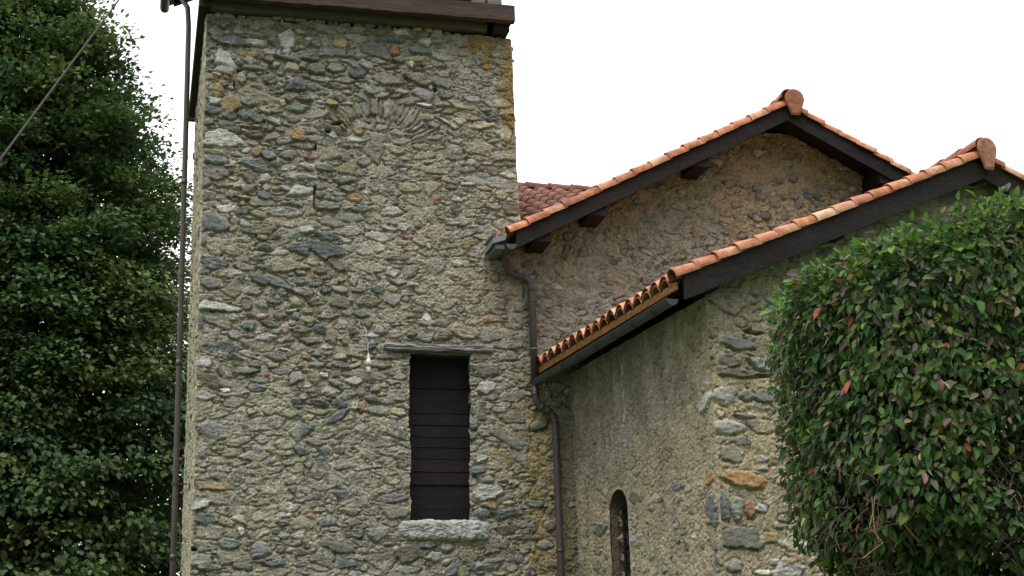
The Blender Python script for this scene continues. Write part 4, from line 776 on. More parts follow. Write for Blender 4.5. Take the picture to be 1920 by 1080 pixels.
# lead sheet folded against the tower
LD = (.20, .22, .24)
mb = MB(); v = [(4.66, 19.42, 8.14), (4.85, 19.42, 8.205), (4.85, 19.96, 8.205), (4.66, 19.96, 8.14), (4.66, 19.42, 8.215), (4.845, 19.42, 8.275), (4.845, 19.96, 8.275), (4.66, 19.96, 8.215)]
mb.add(v, np.array([(0, 3, 2, 1), (4, 5, 6, 7), (0, 1, 5, 4), (1, 2, 6, 5), (2, 3, 7, 6), (3, 0, 4, 7)]), LD)
mb.box(4.70, 4.84, 19.46, 19.96, 8.075, 8.135, np.array(LD) * .6); mb.tube([(4.70, 19.5, 8.29), (4.70, 19.96, 8.30)], .035, np.array(LD) * .35, 10)
mb.build('lead_flashing', M_METAL, g1)
mb = MB(); pts = [(4.92, 19.66, 8.10), (4.925, 19.70, 8.03), (4.94, 19.80, 7.93), (4.985, 19.87, 7.87), (5.06, 19.88, 7.83), (5.16, 19.88, 7.805), (5.255, 19.88, 7.775), (5.305, 19.88, 7.71), (5.318, 19.88, 7.60), (5.318, 19.88, 6.25)]
PC = (.062, .05, .056)
mb.tube(pts, .052, PC, 16)
for (p, q) in (((5.07, 19.88, 7.83), (5.10, 19.88, 7.822)), ((5.19, 19.88, 7.796), (5.215, 19.88, 7.79)), ((5.318, 19.88, 7.60), (5.318, 19.88, 7.64)), ((5.318, 19.88, 7.43), (5.318, 19.88, 7.455)), ((5.318, 19.88, 6.72), (5.318, 19.88, 6.76))): mb.tube([p, q], .058, PC, 16)
mb.build('downpipe', M_METAL, church, 'upper downpipe between the two gutters', smooth=True)
mb = MB(); pts = [(5.315, 19.87, 6.22), (5.315, 19.87, 6.10), (5.33, 19.87, 6.01), (5.37, 19.87, 5.935), (5.44, 19.87, 5.885), (5.52, 19.87, 5.85), (5.57, 19.87, 5.79), (5.59, 19.87, 5.70), (5.59, 19.87, 4), (5.59, 19.87, 0)]
mb.tube(pts, .052, PC, 16)
for (p, q) in (((5.315, 19.87, 6.08), (5.315, 19.87, 6.11)), ((5.385, 19.87, 5.92), (5.41, 19.87, 5.90)), ((5.475, 19.87, 5.87), (5.50, 19.87, 5.86)), ((5.59, 19.87, 5.69), (5.59, 19.87, 5.72)), ((5.59, 19.87, 5.45), (5.59, 19.87, 5.48)), ((5.59, 19.87, 3.9), (5.59, 19.87, 3.94))): mb.tube([p, q], .058, PC, 16)
mb.build('downpipe', M_METAL, church, 'lower downpipe from the choir gutter to the ground', smooth=True)

# ---- nave roof behind, ridge parallel to the tower front
fr2 = frame((4.2, 20.8, 0), (0, 1, 0), (1, 0, 0)); NW = 5.2; NZ = 11.57
rng = np.random.RandomState(41); mb = MB(); z2 = lambda s: NZ - .14 - .5 * abs(s - NW)
skn = lambda s, t: (t + 4.2 < TX1 + .1 and s + 20.8 < TY1 + .15)
field_tiles(mb, fr2, -.7, NW, z2(-.7), .5, .0, 10.8, rng, OLD, skip=skn, amp=.135, pitch=.345, expo=.42); field_tiles(mb, fr2, 2 * NW, NW, z2(0), .5, .0, 11.0, rng, OLD)
roof2 = mb.build('roof', M_TILE, church, 'weathered brown tiled nave roof behind the upper gable')
mb = MB(); P_ = lambda t: fr2(np.array((NW, t, NZ - .095)))
for i in range(25): barrel(mb, P_(i * .45) + (0, 0, .015), P_(i * .45 + .49), .13, .115, (0, 0, 1), np.array((.17, .07, .055)) * rng.uniform(.85, 1.1))
mb.build('ridge_cap', M_TILE, roof2)
mb = MB(); mb.add([(TX1 + .01, 24, 0), (15.0, 24, 0), (15.0, 31, 0), (4.4, 31, 0), (TX1 + .01, 24, 9.9), (15, 24, 9.9), (15, 31, 8.9), (4.4, 31, 8.9), (15, 26, 11.3), (4.4, 26, 11.3), (4.4, 24, 9.9), (4.4, 24, 0)],
              [np.array([(0, 1, 5, 4), (3, 7, 6, 2), (11, 0, 4, 10)]), np.array([(1, 2, 6, 8, 5), (3, 11, 10, 9, 7)])], MC)
mb.build('nave_wall', M_PLASTER, church)

# ---- choir: lower building turned a few degrees, coming forward
PJ = np.array((5.876, 20.0, 0)); CL = 4.12; KC = PJ - CL * EV
fr3 = frame((5.868, 15.567, 0), NV, EV); CS_, W3, CZ = .439, 4.54, 6.635
z3 = lambda s: CZ + (W3 - abs(s - W3)) * CS_
SK = float((KC - np.array((5.868, 15.567, 0))) @ NV)      # wall line behind the eave
FS = parse(CSIDE_STONES); FF = parse(CFRONT_STONES)
def lev_s(U, V):
    low = 1 / (1 + np.exp((V - 4.75 - .25 * fbm(U * 1.5, V * 0, 9, 2) + .15 * np.maximum(0, U - 2)) / .08)); cr = np.clip((U - 3.45) / .1, 0, 1)
    return .015 - .016 * np.maximum(low, cr * .9) + .005 * fbm(U * 1.5, V * 1.5, 45, 3)
def mort_s(U, V):
    low = 1 / (1 + np.exp((V - 4.8 - .35 * fbm(U * 1.3, V * 1.3, 9, 3) - .25 * np.maximum(0, U - 1.6)) / .12)); cr = np.clip((U - 3.35 + .25 * fbm(V * 2, U * 2, 8, 3)) / .12, 0, 1)
    k = np.maximum(low, cr); a = (.325, .288, .238); b = (.395, .34, .245); g = np.clip(fbm(U * 6, V * 1.2, 91, 3) * 1.3, -.3, .5) * (1 - k)
    return [(a[i] * (1 - k) + b[i] * k) * (1 + .35 * g) for i in range(3)]
def stain_s(U, V, C):
    m = np.exp(-((U - 1.74 - .03 * fbm(V * 3, V * 0, 5, 2)) / .05) ** 2) * np.clip((V - 4.75) / .3, 0, 1) * np.clip((6.3 - V) / .2, 0, 1) * np.clip(.45 + 1.6 * fbm(U * 30, V * 14, 6, 3), 0, 1)
    m2 = np.exp(-((U - 2.05) / .12) ** 2) * np.clip((V - 4.9) / .5, 0, 1) * .22
    C = C * (1 - m2[..., None]) + np.array((.13, .125, .10)) * m2[..., None]
    m = np.clip(m * 1.25, 0, .95)[..., None]; C = C * (1 - m) + np.array((.50, .50, .47)) * m
    a = (np.exp(-(U / .25) ** 2) * .3 * np.clip((V - 4.5) / 1.0, 0, 1))[..., None]
    return C * (1 - a) + np.array((.14, .13, .10)) * a
SLU0, SLU1, SLZ = 1.13, 1.70, 4.56
uss = np.arange(0, CL + .001, .0137); uss[-1] = CL; vss = axis_coords(0, 3.0, 6.42, .0125, .06)
fs = wall_field(uss, vss, FS, 1100, 17, (.075, .4), lev_s, mort_s, prot=(-.012, .008), lump=.005, rough=.8, stain=stain_s, grit=1.4, gapk=.5, lich=.28)
mb = MB(); U, V = fs[0], fs[1]; Uc = (U[:-1, :-1] + U[1:, 1:]) / 2; Vc = (V[:-1, :-1] + V[1:, 1:]) / 2
rr = (SLU1 - SLU0) / 2; cu = (SLU0 + SLU1) / 2
rad_ = rr + .006 * fbm(Vc * 6, Uc * 6, 4, 2)
sd_ = np.sqrt(np.maximum(0, np.abs(U - cu) - rr) ** 2); sf = np.where(V < SLZ - rr, np.clip((np.abs(U - cu) - rr) / .05, 0, 1), np.clip((np.hypot(U - cu, V - SLZ + rr) - rr) / .05, 0, 1)); fs = (fs[0], fs[1], fs[2] * sf + .012 * (1 - sf), fs[3])
inslit = (np.abs(Uc - cu) < rad_) & (Vc > 2.9) & ((Vc < SLZ - rr) | ((Uc - cu) ** 2 + ((Vc - SLZ + rr) * 1.0) ** 2 < rad_ ** 2))
add_wall(mb, PJ, -EV, -NV, uss, vss, fs, ~inslit, None, (0, .03))
def lev_f(U, V): return -.004 + .009 * fbm(U * 1.2, V * 1.2, 47, 3) - .008 / (1 + np.exp(-(V - 5.3) / .2))
def mort_f(U, V):
    k = np.clip((V - 5.2) / .8, 0, 1) * .8; a = (.40, .34, .23); b = (.29, .265, .195)
    return [a[i] * (1 - k) + b[i] * k for i in range(3)]
WF = 2 * W3 - 2 * SK
usf = np.concatenate([np.arange(0, 2.6, .0125), np.arange(2.6, WF, .05), [WF]]); vsf = axis_coords(0, 2.8, 8.3, .0125, .06)
ff = wall_field(usf, vsf, FF, 1800, 19, (.13, .45), lev_f, mort_f, prot=(-.010, .012), lump=.009, rough=.75, grit=1.3)
U, V = ff[0], ff[1]; Uc = (U[:-1, :-1] + U[1:, 1:]) / 2; Vc = (V[:-1, :-1] + V[1:, 1:]) / 2
add_wall(mb, KC, NV, -EV, usf, vsf, ff, Vc < z3(Uc + SK) - .17, None, (.03, 0))
B1 = KC + WF * NV; B2 = B1 + CL * EV
mb.add([B1, B2, B2 + (0, 0, 6.5), B1 + (0, 0, 6.5)], np.array([(0, 1, 2, 3)]), MC)
mb.build('choir_wall', M_PLASTER, church, 'stained render and quoined walls of the low choir', smooth=True)

# slit window with its splayed reveal and iron grille
mb = MB(); usr = np.arange(0, .5, .012); vsr = np.arange(2.85, SLZ, .012)
fR = wall_field(usr, vsr, [(.20, z, .15, .15, 0, c, .05) for z, c in ((3.2, 't'), (3.45, 't'), (3.70, 'n'), (3.95, 't'), (4.15, 'o'), (4.3, 'b'))], 30, 23, (.08, .3), lambda U, V: 0 * U + .012 - .035 * (U > .115), lambda U, V: [np.where(U < .115, q, w_) for q, w_ in ((.19, .26), (.14, .22), (.105, .155))], prot=(-.01, .01), rough=.35, gapk=.4)
PR = PJ - (SLU0 - .012) * EV
add_wall(mb, PR, NV, -EV, usr, vsr, fR, None, None, (0, 0))
PR2 = PJ - (SLU1 + .012) * EV
add_wall(mb, PR2, NV, EV, usr, vsr, fR, None, None, (0, 0), flip=True)
na = 17; A_ = np.linspace(0, pi, na); ring = lambda dn: [PJ - (cu - (rr + .012) * cos(a)) * EV + NV * dn + np.array((0, 0, SLZ - rr + (rr + .012) * sin(a))) for a in A_]
Vv = np.array(ring(-.0) + ring(.5)); mb.add(Vv, np.array([(i, i + 1, na + i + 1, na + i) for i in range(na - 1)]), (.13, .11, .085))
q0 = PJ - (SLU0 - .05) * EV + NV * .5; q1 = PJ - (SLU1 + .05) * EV + NV * .5
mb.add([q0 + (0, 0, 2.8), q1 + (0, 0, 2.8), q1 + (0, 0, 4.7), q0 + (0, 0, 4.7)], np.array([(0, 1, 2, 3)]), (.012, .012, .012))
q0 = PJ - (SLU0 - .05) * EV; q1 = PJ - (SLU1 + .05) * EV
mb.add([q0 + (0, 0, 2.89), q1 + (0, 0, 2.89), q1 + NV * .5 + (0, 0, 2.89), q0 + NV * .5 + (0, 0, 2.89)], np.array([(0, 1, 2, 3)]), (.3, .27, .2))
sl = mb.build('window', M_PLASTER, church, 'narrow round headed slit window')
mb = MB(); IR = (.02, .02, .024); g0 = lambda u, z: tuple(PJ - u * EV + NV * .165 + np.array((0, 0, z)))
for i in range(3):
    u = SLU0 + .055 + .23 * i; mb.beam(g0(u, 2.9), g0(u, SLZ - .02 if i == 1 else SLZ - .19), .032, .032, IR, up=(0, 1, .1))
for i in range(9):
    z = 3.02 + i * .19
    if z < 4.4: mb.beam(g0(SLU0 - .02, z), g0(SLU1 + .01, z), .022, .022, IR)
mb.build('grille', M_METAL, sl)

rng = np.random.RandomState(52); mb = MB()
field_tiles(mb, fr3, 0.0, W3, CZ - .128, CS_, .16, 4.42, rng, TC, pitch=.2505, starter=True, amp=.105)
field_tiles(mb, fr3, 2 * W3, W3, CZ - .128, CS_, .16, 4.42, rng, TC, pitch=.2505, amp=.105)
roof3 = mb.build('roof', M_TILE, church, 'orange tiled roof of the low choir with scalloped eaves')
mb = MB(); rng = np.random.RandomState(57); verge(mb, fr3, 0, W3 - .05, CZ, CS_, .055, rng, TC, expo=.30); verge(mb, fr3, 2 * W3, W3 + .05, CZ, CS_, .055, rng, TC, expo=.30); mb.build('verge_tiles', M_TILE, roof3)
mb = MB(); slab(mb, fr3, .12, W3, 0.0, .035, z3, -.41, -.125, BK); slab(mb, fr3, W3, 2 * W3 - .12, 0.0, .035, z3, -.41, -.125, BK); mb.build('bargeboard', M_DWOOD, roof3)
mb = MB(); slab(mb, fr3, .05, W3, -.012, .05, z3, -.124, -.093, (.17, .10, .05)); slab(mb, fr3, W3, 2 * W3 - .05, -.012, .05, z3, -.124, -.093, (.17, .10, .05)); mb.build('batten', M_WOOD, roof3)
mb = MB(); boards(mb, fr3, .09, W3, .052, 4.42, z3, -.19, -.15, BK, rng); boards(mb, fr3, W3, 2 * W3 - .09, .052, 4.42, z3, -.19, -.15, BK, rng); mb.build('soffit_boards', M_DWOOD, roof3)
for s_ in (.42, 2.2, W3 - .1, 6.6, 8.2):
    mb = MB(); v = z3(s_) - .195; mb.box(s_, s_ + .18, .036, .5, v - .17, v, BK, fr3); mb.build('purlin', M_DWOOD, roof3)
mb = MB(); mb.box(.035, .06, .04, 4.36, CZ - .235, CZ - .148, (.20, .095, .035), fr3); mb.build('fascia', M_WOOD, roof3, 'orange brown eaves board')
for i in range(9): t = .25 + i * .48; mb = MB(); slab(mb, fr3, .095, .62, t, t + .09, z3, -.30, -.192, BK); mb.build('rafter', M_DWOOD, roof3)
mb = MB(); P_ = lambda t: fr3(np.array((W3, t, CZ + W3 * CS_ - .01)))
for i in range(11): barrel(mb, P_(-.07 + i * .4) + (0, 0, .012), P_(.37 + i * .4), .13, .115, (0, 0, 1), np.array((.33, .14, .095)) * rng.uniform(.85, 1.1))
mb.build('ridge_cap', M_TILE, roof3)
mb = MB(); end_cap(mb, fr3, W3 + .04, CZ + W3 * CS_ - .02, -.075, r=.145, wb=.062, hb=.30, col=(.33, .15, .105)); mb.build('ridge_end', M_TILE, roof3, 'terracotta closing plate on the choir ridge')
mb = MB(); gutter(mb, fr3(np.array((-.012, .06, 6.29))), fr3(np.array((-.012, 4.31, 6.275))), .072, (.05, .052, .055)); g3 = mb.build('gutter', M_METAL, church, 'half round choir gutter')
for i in range(8):
    t = .5 + i * .55; mb = MB(); ang = np.radians(np.linspace(-95, 95, 14))
    pts = [fr3(np.array((-.012 + .079 * sin(a), t, 6.287 - .079 * cos(a)))) for a in ang]; mb.tube(pts + [fr3(np.array((.06, t, 6.34)))], .006, (.04, .04, .04), 6)
    mb.build('gutter_bracket', M_METAL, g3)

# ================================================================== SMALL THINGS ON THE TOWER FRONT
lamp = thing('lamp_holder', 'white porcelain lamp holder hanging by a wire left of the tower window lintel', 'lamp holder', (2.975, 19.93, 6.36))
WH = (.55, .52, .44)
mb = MB(); z = 6.36
prof = [(0.0, .030), (.012, .034), (.07, .034), (.075, .026), (.085, .026), (.09, .045), (.13, .05), (.165, .043), (.18, .026), (.21, .022), (.24, .018), (.265, .008)]
mb.tube([(2.975, 19.925, z + h) for h, r in prof], [r * .95 for h, r in prof], WH, 16)
mb.build('socket', M_PORC, lamp, smooth=True)
mb = MB(); mb.tube([(2.975, 19.925, z + .26), (2.965, 19.92, z + .34), (2.975, 19.935, z + .42), (2.945, 19.93, z + .5), (2.95, 19.96, z + .60), (2.93, 20.0, z + .66)], .006, (.45, .45, .42), 6); mb.build('wire', M_METAL, lamp)

# ================================================================== OVERHEAD CABLE
mb = MB(); A_ = np.array((-1.833, 14, 6.178)); B_ = np.array((.19, 22.0, 14.15)); d_ = B_ - A_
A2 = A_ - d_ * .9; pts = []
for i in range(40):
    k = i / 39; p = A2 + (B_ - A2) * k; p = p + np.array((0, 0, -.12 * 4 * k * (1 - k) + .12 * 4 * .72 * .28)) * 1.0 if False else p; pts.append(p)
mb.tube(pts, .0125, (.02, .02, .022), 8)
cb = mb.build('overhead_cable', M_DWOOD); tag(cb, 'black cable running from lower left up to the tower roof in front of the tree', 'cable')
pole = thing('wooden_pole', 'brown wooden pole carrying the black cable, outside the left edge', 'pole', (A2[0], A2[1], 0))
mb = MB(); mb.tube([(A2[0], A2[1], 0), (A2[0], A2[1], A2[2] + .4)], [.12, .09], (.16, .12, .08), 14); mb.build('pole_shaft', M_WOOD, pole, smooth=True)
mb = MB(); mb.tube([(A2[0], A2[1] , A2[2] - .06), (A2[0], A2[1], A2[2] + .06)], .10, (.2, .2, .2), 10); mb.build('clamp', M_METAL, pole)

# ================================================================== GROUND AND HILLS
n = 90; gx = np.sign(np.linspace(-1, 1, n)) * np.abs(np.linspace(-1, 1, n)) ** 3 * 4000
X, Y = np.meshgrid(gx, gx); Zg = .05 * fbm(X * .2, Y * .2, 2, 3) * np.exp(-(X ** 2 + Y ** 2) / 1e5) - .03
mb = MB(); mb.add(np.stack([X, Y, Zg], -1).reshape(-1, 3), grid_faces(n, n), (.05, .085, .025)); g = mb.build('ground', M_GRASS, smooth=True); tag(g, kind='structure')
na_, nr = 120, 14; th = np.radians(np.linspace(-80, 80, na_)); rr_ = np.linspace(1500, 2900, nr); TH, RR = np.meshgrid(th, rr_)
hz = (150 + 45 * fbm(TH * 4, TH * 0, 3, 4)) * np.sin(np.clip((RR - 1500) / 800, 0, 1) * pi / 2) * (1 + .12 * fbm(TH * 30, RR * .01, 5, 3)) - 2
mb = MB(); mb.add(np.stack([RR * np.sin(TH), RR * np.cos(TH), hz], -1).reshape(-1, 3), grid_faces(nr, na_), (.10, .16, .24)); h = mb.build('hills', M_GRASS, smooth=True); tag(h, kind='structure')

# ================================================================== PLANTS
def leaves(mb, P, A, N_, L_, W_, C, fold=.25, full=True):
    """one small mesh leaf per row: P base, A direction of the tip, N_ upper side, L_ length, W_ width, C colour"""
    A = A / np.linalg.norm(A, axis=1, keepdims=True); S = np.cross(A, N_); S /= np.linalg.norm(S, axis=1, keepdims=True) + 1e-9; Nn = np.cross(S, A)
    L_ = L_[:, None]; W_ = W_[:, None]
    if full:
        q = [P, P + A * L_ * .33 + S * W_ * .46 + Nn * W_ * fold * .9, P + A * L_ * .33 - S * W_ * .46 + Nn * W_ * fold * .9, P + A * L_ * .33,
             P + A * L_ * .7 + S * W_ * .36 + Nn * W_ * fold * .5 - Nn * L_ * .05, P + A * L_ * .7 - S * W_ * .36 + Nn * W_ * fold * .5 - Nn * L_ * .05, P + A * L_ * .7 - Nn * L_ * .06, P + A * L_ - Nn * L_ * .16]
        V = np.stack(q, 1).reshape(-1, 3); b = (np.arange(len(P)) * 8)[:, None]
        Q = np.concatenate([b + np.array([[3, 1, 4, 6]]), b + np.array([[2, 3, 6, 5]])]); T = np.concatenate([b + np.array([[0, 1, 3]]), b + np.array([[0, 3, 2]]), b + np.array([[6, 4, 7]]), b + np.array([[5, 6, 7]])])
        mb.add(V, [Q, T], np.repeat(C, 8, 0))
    else:
        V = np.stack([P, P + A * L_ * .45 + S * W_ * .5 + Nn * W_ * fold, P + A * L_, P + A * L_ * .45 - S * W_ * .5 + Nn * W_ * fold], 1).reshape(-1, 3)
        b = (np.arange(len(P)) * 4)[:, None]; T = np.concatenate([b + np.array([[0, 1, 2]]), b + np.array([[0, 2, 3]])])
        mb.add(V, [T], np.repeat(C, 4, 0))

# ---- leafy bush in front of the choir
bush = thing('climbing_shrub', 'big dense green shrub with drooping oval leaves and bare twigs in front of the choir', 'shrub', (5.25, 8.7, 0))
rs = np.random.RandomState(71)
BC = np.array((5.78, 8.75)); BA, BB = 1.66, 1.15
def bush_top(x): return 4.37 + .33 * np.clip((x - 3.95) / 1.6, 0, 1) ** .8 + .05 * np.sin(x * 5.1) + .03 * np.sin(x * 13)
def bush_half(z):      # the mass narrows below and near the top
    return np.interp(z, [1.2, 1.9, 2.25, 2.55, 2.75, 3.0, 3.6, 4.0, 4.3, 4.6, 5.0], [.48, .56, .68, .85, .97, 1.0, 1.0, 1.0, .99, .94, .85])
def bush_pts(n, depth):
    th = rs.uniform(0, 2 * pi, n); z = rs.uniform(1.3, 4.9, n); k = bush_half(z) * (1 + .035 * fbm(th * 3, z * 2.5, 4, 3) + .045 * fbm(th * 9, z * 6, 14, 2))
    cx = np.cos(th); sx = np.sin(th); p = 3.2; r = (np.abs(cx) ** p + np.abs(sx) ** p) ** (-1 / p)
    dd = np.abs(rs.normal(0, depth, n)); kk = k - dd
    x = BC[0] + BA * r * cx * kk; y = BC[1] + BB * r * sx * kk
    nx = np.sign(cx) * np.abs(cx) ** 2.2; ny = np.sign(sx) * np.abs(sx) ** 2.2 * BA / BB
    return x, y, z, nx, ny, dd, th
def hollow(x, y, z):
    """places where the leaves have died back and the twigs show"""
    a = ((x - 4.12) / .19) ** 2 + ((z - 2.86) / .22) ** 2 < 1 + .7 * fbm(x * 6, z * 6, 3, 2); b = ((x - 5.15) / .36) ** 2 + ((z - 2.98) / .30) ** 2 < 1 + .8 * fbm(x * 5, z * 5, 7, 2)
    c = ((x - 5.25) / .45) ** 2 + ((z - 2.45) / .28) ** 2 < 1 + .6 * fbm(x * 4, z * 4, 9, 2)
    return (a | b | c) & (y < 8.5)
GR = np.array([(.055, .125, .035), (.07, .155, .04), (.04, .095, .035), (.085, .17, .045), (.05, .11, .05), (.06, .135, .035), (.10, .11, .095), (.12, .125, .105), (.105, .085, .085), (.085, .12, .07), (.35, .24, .20), (.30, .10, .05), (.14, .20, .05)])
GP = np.array([.15, .12, .17, .07, .12, .11, .07, .05, .06, .09, .018, .008, .04]); GP /= GP.sum()
mb = MB()
n = 66000
x, y, z, nx, ny, dd, th = bush_pts(n, .07)
zt = bush_top(x); over = z > zt
front = y < BC[1] + .2
keep = (~over) & (front | (rs.rand(n) < .35)) & (~hollow(x, y, z) | (rs.rand(n) < .10))
x, y, z, nx, ny, dd = [a[keep] for a in (x, y, z, nx, ny, dd)]
# dense cap over the top
m = 7000; xt = rs.uniform(BC[0] - BA, BC[0] + BA, m); yt = rs.uniform(BC[1] - BB, BC[1] + BB, m); q_ = (np.abs((xt - BC[0]) / BA) ** 3 + np.abs((yt - BC[1]) / BB) ** 3); ok = q_ < .86
xt, yt = xt[ok], yt[ok]; q_ = q_[ok]; zt_ = bush_top(xt) - .22 * q_ ** 2 - .35 * np.maximum(0, (BC[1] - .75 - yt)) + np.abs(rs.normal(0, .05, len(xt))) * rs.choice([-1.5, 1], len(xt))
P = np.stack([np.concatenate([x, xt]), np.concatenate([y, yt]), np.concatenate([z, zt_])], 1)
out_ = np.stack([np.concatenate([nx, rs.normal(0, .3, len(xt))]), np.concatenate([ny, rs.normal(-.2, .3, len(xt))]), np.concatenate([0 * x, 1 + 0 * xt])], 1)
out_ /= np.linalg.norm(out_, axis=1, keepdims=True) + 1e-9
k = len(P); top_f = np.clip((P[:, 2] - bush_top(P[:, 0]) + .45) / .45, 0, 1)
A_ = np.stack([rs.normal(0, .75, k), rs.normal(0, .45, k), -.9 + 1.15 * top_f + rs.normal(0, .45, k)], 1) + out_ * (.40 + .5 * top_f)[:, None]
N_ = out_ * 1.0 + np.stack([rs.normal(0, .75, k), rs.normal(0, .5, k), .45 + rs.normal(0, .6, k)], 1)
ci = rs.choice(len(GR), k, p=GP); C = GR[ci] * np.array((1.2, 1.03, .95)) * rs.uniform(.75, 1.2, (k, 1)) * (1 + rs.normal(0, .07, (k, 3)))
yg = (top_f > .45) & (rs.rand(k) < .4); C[yg] = np.array((.11, .21, .04)) * rs.uniform(.8, 1.2, (yg.sum(), 1))
ys = (P[:, 0] < 3.95) & (rs.rand(k) < .35); C[ys] = np.array((.10, .19, .035)) * rs.uniform(.8, 1.2, (ys.sum(), 1))
Ls = np.clip(np.exp(rs.normal(-2.72, .26, k)), .035, .11); leaves(mb, P - A_ * 0, A_, N_, Ls, Ls * rs.uniform(.42, .62, k), np.clip(C, .01, .7), rs.uniform(.05, .35))
mb.build('foliage', M_LEAF, bush)
mb = MB()       # darker leaves inside the mass
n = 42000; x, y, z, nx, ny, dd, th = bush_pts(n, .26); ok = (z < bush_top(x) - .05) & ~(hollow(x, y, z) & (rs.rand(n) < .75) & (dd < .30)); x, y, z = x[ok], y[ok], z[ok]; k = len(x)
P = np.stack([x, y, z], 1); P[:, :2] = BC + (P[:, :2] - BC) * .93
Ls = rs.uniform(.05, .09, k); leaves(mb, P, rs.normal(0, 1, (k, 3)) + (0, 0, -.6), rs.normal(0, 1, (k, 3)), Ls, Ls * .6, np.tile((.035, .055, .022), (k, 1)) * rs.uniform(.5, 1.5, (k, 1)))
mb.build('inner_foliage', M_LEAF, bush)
mb = MB()       # branches and twigs
for i in range(26):
    a = rs.uniform(0, 2 * pi); rb = rs.uniform(.1, .45); p = np.array((BC[0] + rb * cos(a), BC[1] + rb * sin(a) * .6, 0.0)); d = np.array((cos(a) * .35, sin(a) * .25, 1.0)) ; pts = [p.copy()]
    for j in range(9):
        d = d + rs.normal(0, .13, 3); d[2] = max(d[2], .5); d /= np.linalg.norm(d); p = p + d * .5
        p[0] = np.clip(p[0], 4.75 + .1 * rs.rand(), 6.5); p[1] = np.clip(p[1], 8.35 + .1 * rs.rand(), 9.4)
        if p[2] > 4.2: break
        pts.append(p.copy())
    mb.tube(pts, list(np.linspace(.035, .008, len(pts))), (.10, .075, .055), 7)
mb.build('branches', M_BARK, bush, smooth=True)
mb = MB()
def twigs(cx, cz, rx, rz, ylo, yhi, m_, col):
    for i in range(m_):
        p = np.array((cx + rs.uniform(-rx, rx), rs.uniform(ylo, yhi), cz + rs.uniform(-rz, rz))); d = rs.normal(0, 1, 3); d[1] *= .4; d /= np.linalg.norm(d); pts = [p.copy()]
        for j in range(rs.randint(3, 7)): d = d + rs.normal(0, .25, 3); d /= np.linalg.norm(d); p = p + d * rs.uniform(.03, .07); pts.append(p.copy())
        mb.tube(pts, list(np.linspace(rs.uniform(.0016, .0038), .0010, len(pts))), np.array(col) * rs.uniform(.6, 1.4), 5)
twigs(4.15, 2.80, .16, .18, 8.0, 8.3, 30, (.10, .08, .065)); twigs(5.18, 2.94, .38, .34, 7.72, 8.1, 190, (.17, .13, .105)); twigs(5.25, 2.45, .5, .3, 7.8, 8.15, 110, (.11, .09, .07)); twigs(4.3, 2.5, .35, .35, 7.95, 8.3, 50, (.11, .08, .06))
for i in range(3):
    p = np.array((4.15 + rs.rand() * .4, 7.95 + rs.rand() * .1, 2.85)); pts = [p + np.array((.02 * j * rs.randn(), 0, -.09 * j)) for j in range(rs.randint(3, 7))]; mb.tube(pts, .003, (.3, .18, .11), 5)
for i in range(0):    # stray shoots above the outline
    x0 = rs.uniform(3.8, 6.2); p = np.array((x0, BC[1] - rs.uniform(.2, 1.0), bush_top(x0) - .1)); d = np.array((rs.normal(0, .5), -.2, 1.0)); pts = [p + d * .03 * j + rs.normal(0, .006, 3) for j in range(rs.randint(4, 7))]; mb.tube(pts, .002, (.12, .08, .05), 5)
tag(mb.build('twigs', M_BARK, bush), kind='stuff')

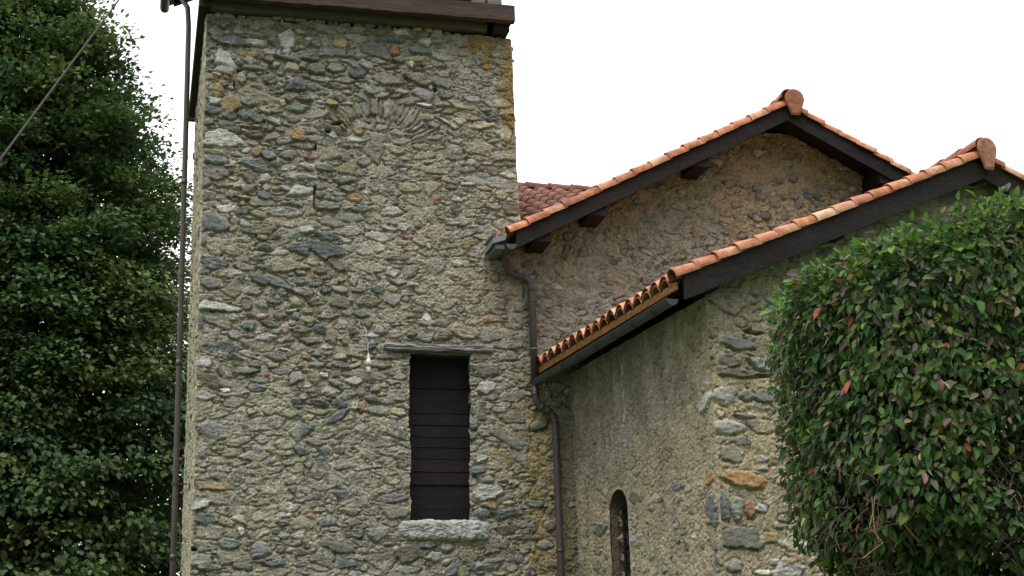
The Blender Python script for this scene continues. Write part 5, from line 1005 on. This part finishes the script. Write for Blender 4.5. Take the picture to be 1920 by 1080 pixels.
# ---- tall tree behind the tower
def tree(name, label, base, trunk_h, crown_c, crown_r, nclump, nleaf, pal, seed, lsz=(.085, .13), cat='tree', shade=1.0):
    t = thing(name, label, cat, base); rs = np.random.RandomState(seed); base = np.array(base, float); cc = np.array(crown_c, float); cr = np.array(crown_r, float)
    u = rs.normal(0, 1, (nclump, 3)); u /= (np.sum(np.abs(u) ** 3, 1, keepdims=True)) ** (1 / 3); u[:, 1] = np.where(u[:, 1] > .35, u[:, 1] * rs.choice([-1, 1], nclump), u[:, 1])
    rad = rs.uniform(.0, 1, nclump) ** .38
    bump_ = 1 + .16 * fbm(u[:, 0] * 2.2 + u[:, 1], u[:, 2] * 3.5, seed, 3)
    Cn = cc + u * cr * (rad * bump_)[:, None]
    # egg shape: wider low down
    f = np.clip((Cn[:, 2] - cc[2]) / cr[2], -1, 1); Cn[:, :2] = cc[:2] + (Cn[:, :2] - cc[:2]) * (1 - .42 * f)[:, None]
    mb = MB(); mb.tube([base, base + (0.05, 0, trunk_h * .5), (cc[0], cc[1], trunk_h), (cc[0] + .2, cc[1], cc[2]), (cc[0], cc[1], cc[2] + cr[2] * .7)], [.42, .34, .3, .18, .04], (.10, .085, .065), 14)
    tk = mb.build('trunk', M_BARK, t, smooth=True)
    mb = MB()
    for i in range(0, nclump, max(1, nclump // 130)):
        z0 = min(trunk_h + (Cn[i, 2] - trunk_h) * .45, Cn[i, 2]); z0 = max(z0, trunk_h * .8); a = np.array((cc[0], cc[1], z0)); b = Cn[i]; m_ = (a + b) / 2 + rs.normal(0, .25, 3)
        mb.tube([a, m_, b], [.07, .04, .012], (.09, .075, .055), 6)
    mb.build('limbs', M_BARK, t)
    per = nleaf // nclump; mb = MB()
    cidx = np.repeat(np.arange(nclump), per); k = len(cidx)
    # each clump is a drooping spray: flat, leaning outwards
    o = Cn - cc; o /= np.linalg.norm(o, axis=1, keepdims=True) + 1e-9; sc = rs.uniform(.35, .85, nclump)
    g_ = rs.normal(0, 1, (k, 3)); lr = g_ / np.linalg.norm(g_, axis=1, keepdims=True) * (rs.rand(k, 1) ** .5)
    lr[:, 2] *= .34; P = Cn[cidx] + lr * sc[cidx][:, None] * 1.35 + o[cidx] * (lr[:, :1] * .1)
    P[:, 2] -= .30 * (lr[:, 0] ** 2 + lr[:, 1] ** 2) * sc[cidx]
    ty = rs.rand(nclump); tone = rs.uniform(.72, 1.3, nclump)
    pal = np.array(pal); pc = pal[rs.randint(len(pal), size=nclump)][cidx] * .75 + pal[rs.randint(len(pal), size=k)] * .25
    C = pc * (tone[cidx] * shade)[:, None] * rs.uniform(.88, 1.12, (k, 1))
    A_ = o[cidx] * .5 + lr * .5 + rs.normal(0, .35, (k, 3)) + (0, 0, -.35); N_ = np.stack([rs.normal(0, .3, k), rs.normal(0, .3, k) - .25, 1 + 0 * ty[cidx]], 1)
    Ls = rs.uniform(*lsz, k); leaves(mb, P, A_, N_, Ls, Ls * rs.uniform(.62, .85, k), C, .15, full=False)
    mb.build('crown', M_TLEAF, t)
    return t
LP = [(.04, .078, .02), (.048, .09, .022), (.032, .065, .02), (.06, .095, .022), (.034, .072, .03), (.06, .078, .02)]
tree('lime_tree', 'large dark green leafy tree filling the left side behind the tower', (-4.3, 36.0, 0), 4.0, (-3.6, 36.5, 9.9), (5.2, 4.4, 10.2), 3600, 380000, LP, 5, (.12, .19), shade=1.4)
tree('garden_shrub', 'small light green bush low behind the tower drainpipe', (.55, 31.0, 0), 1.2, (.55, 31.0, 2.9), (.9, .8, 1.75), 70, 5200, [(.13, .18, .045), (.10, .16, .04)], 9, (.07, .11), cat='shrub')
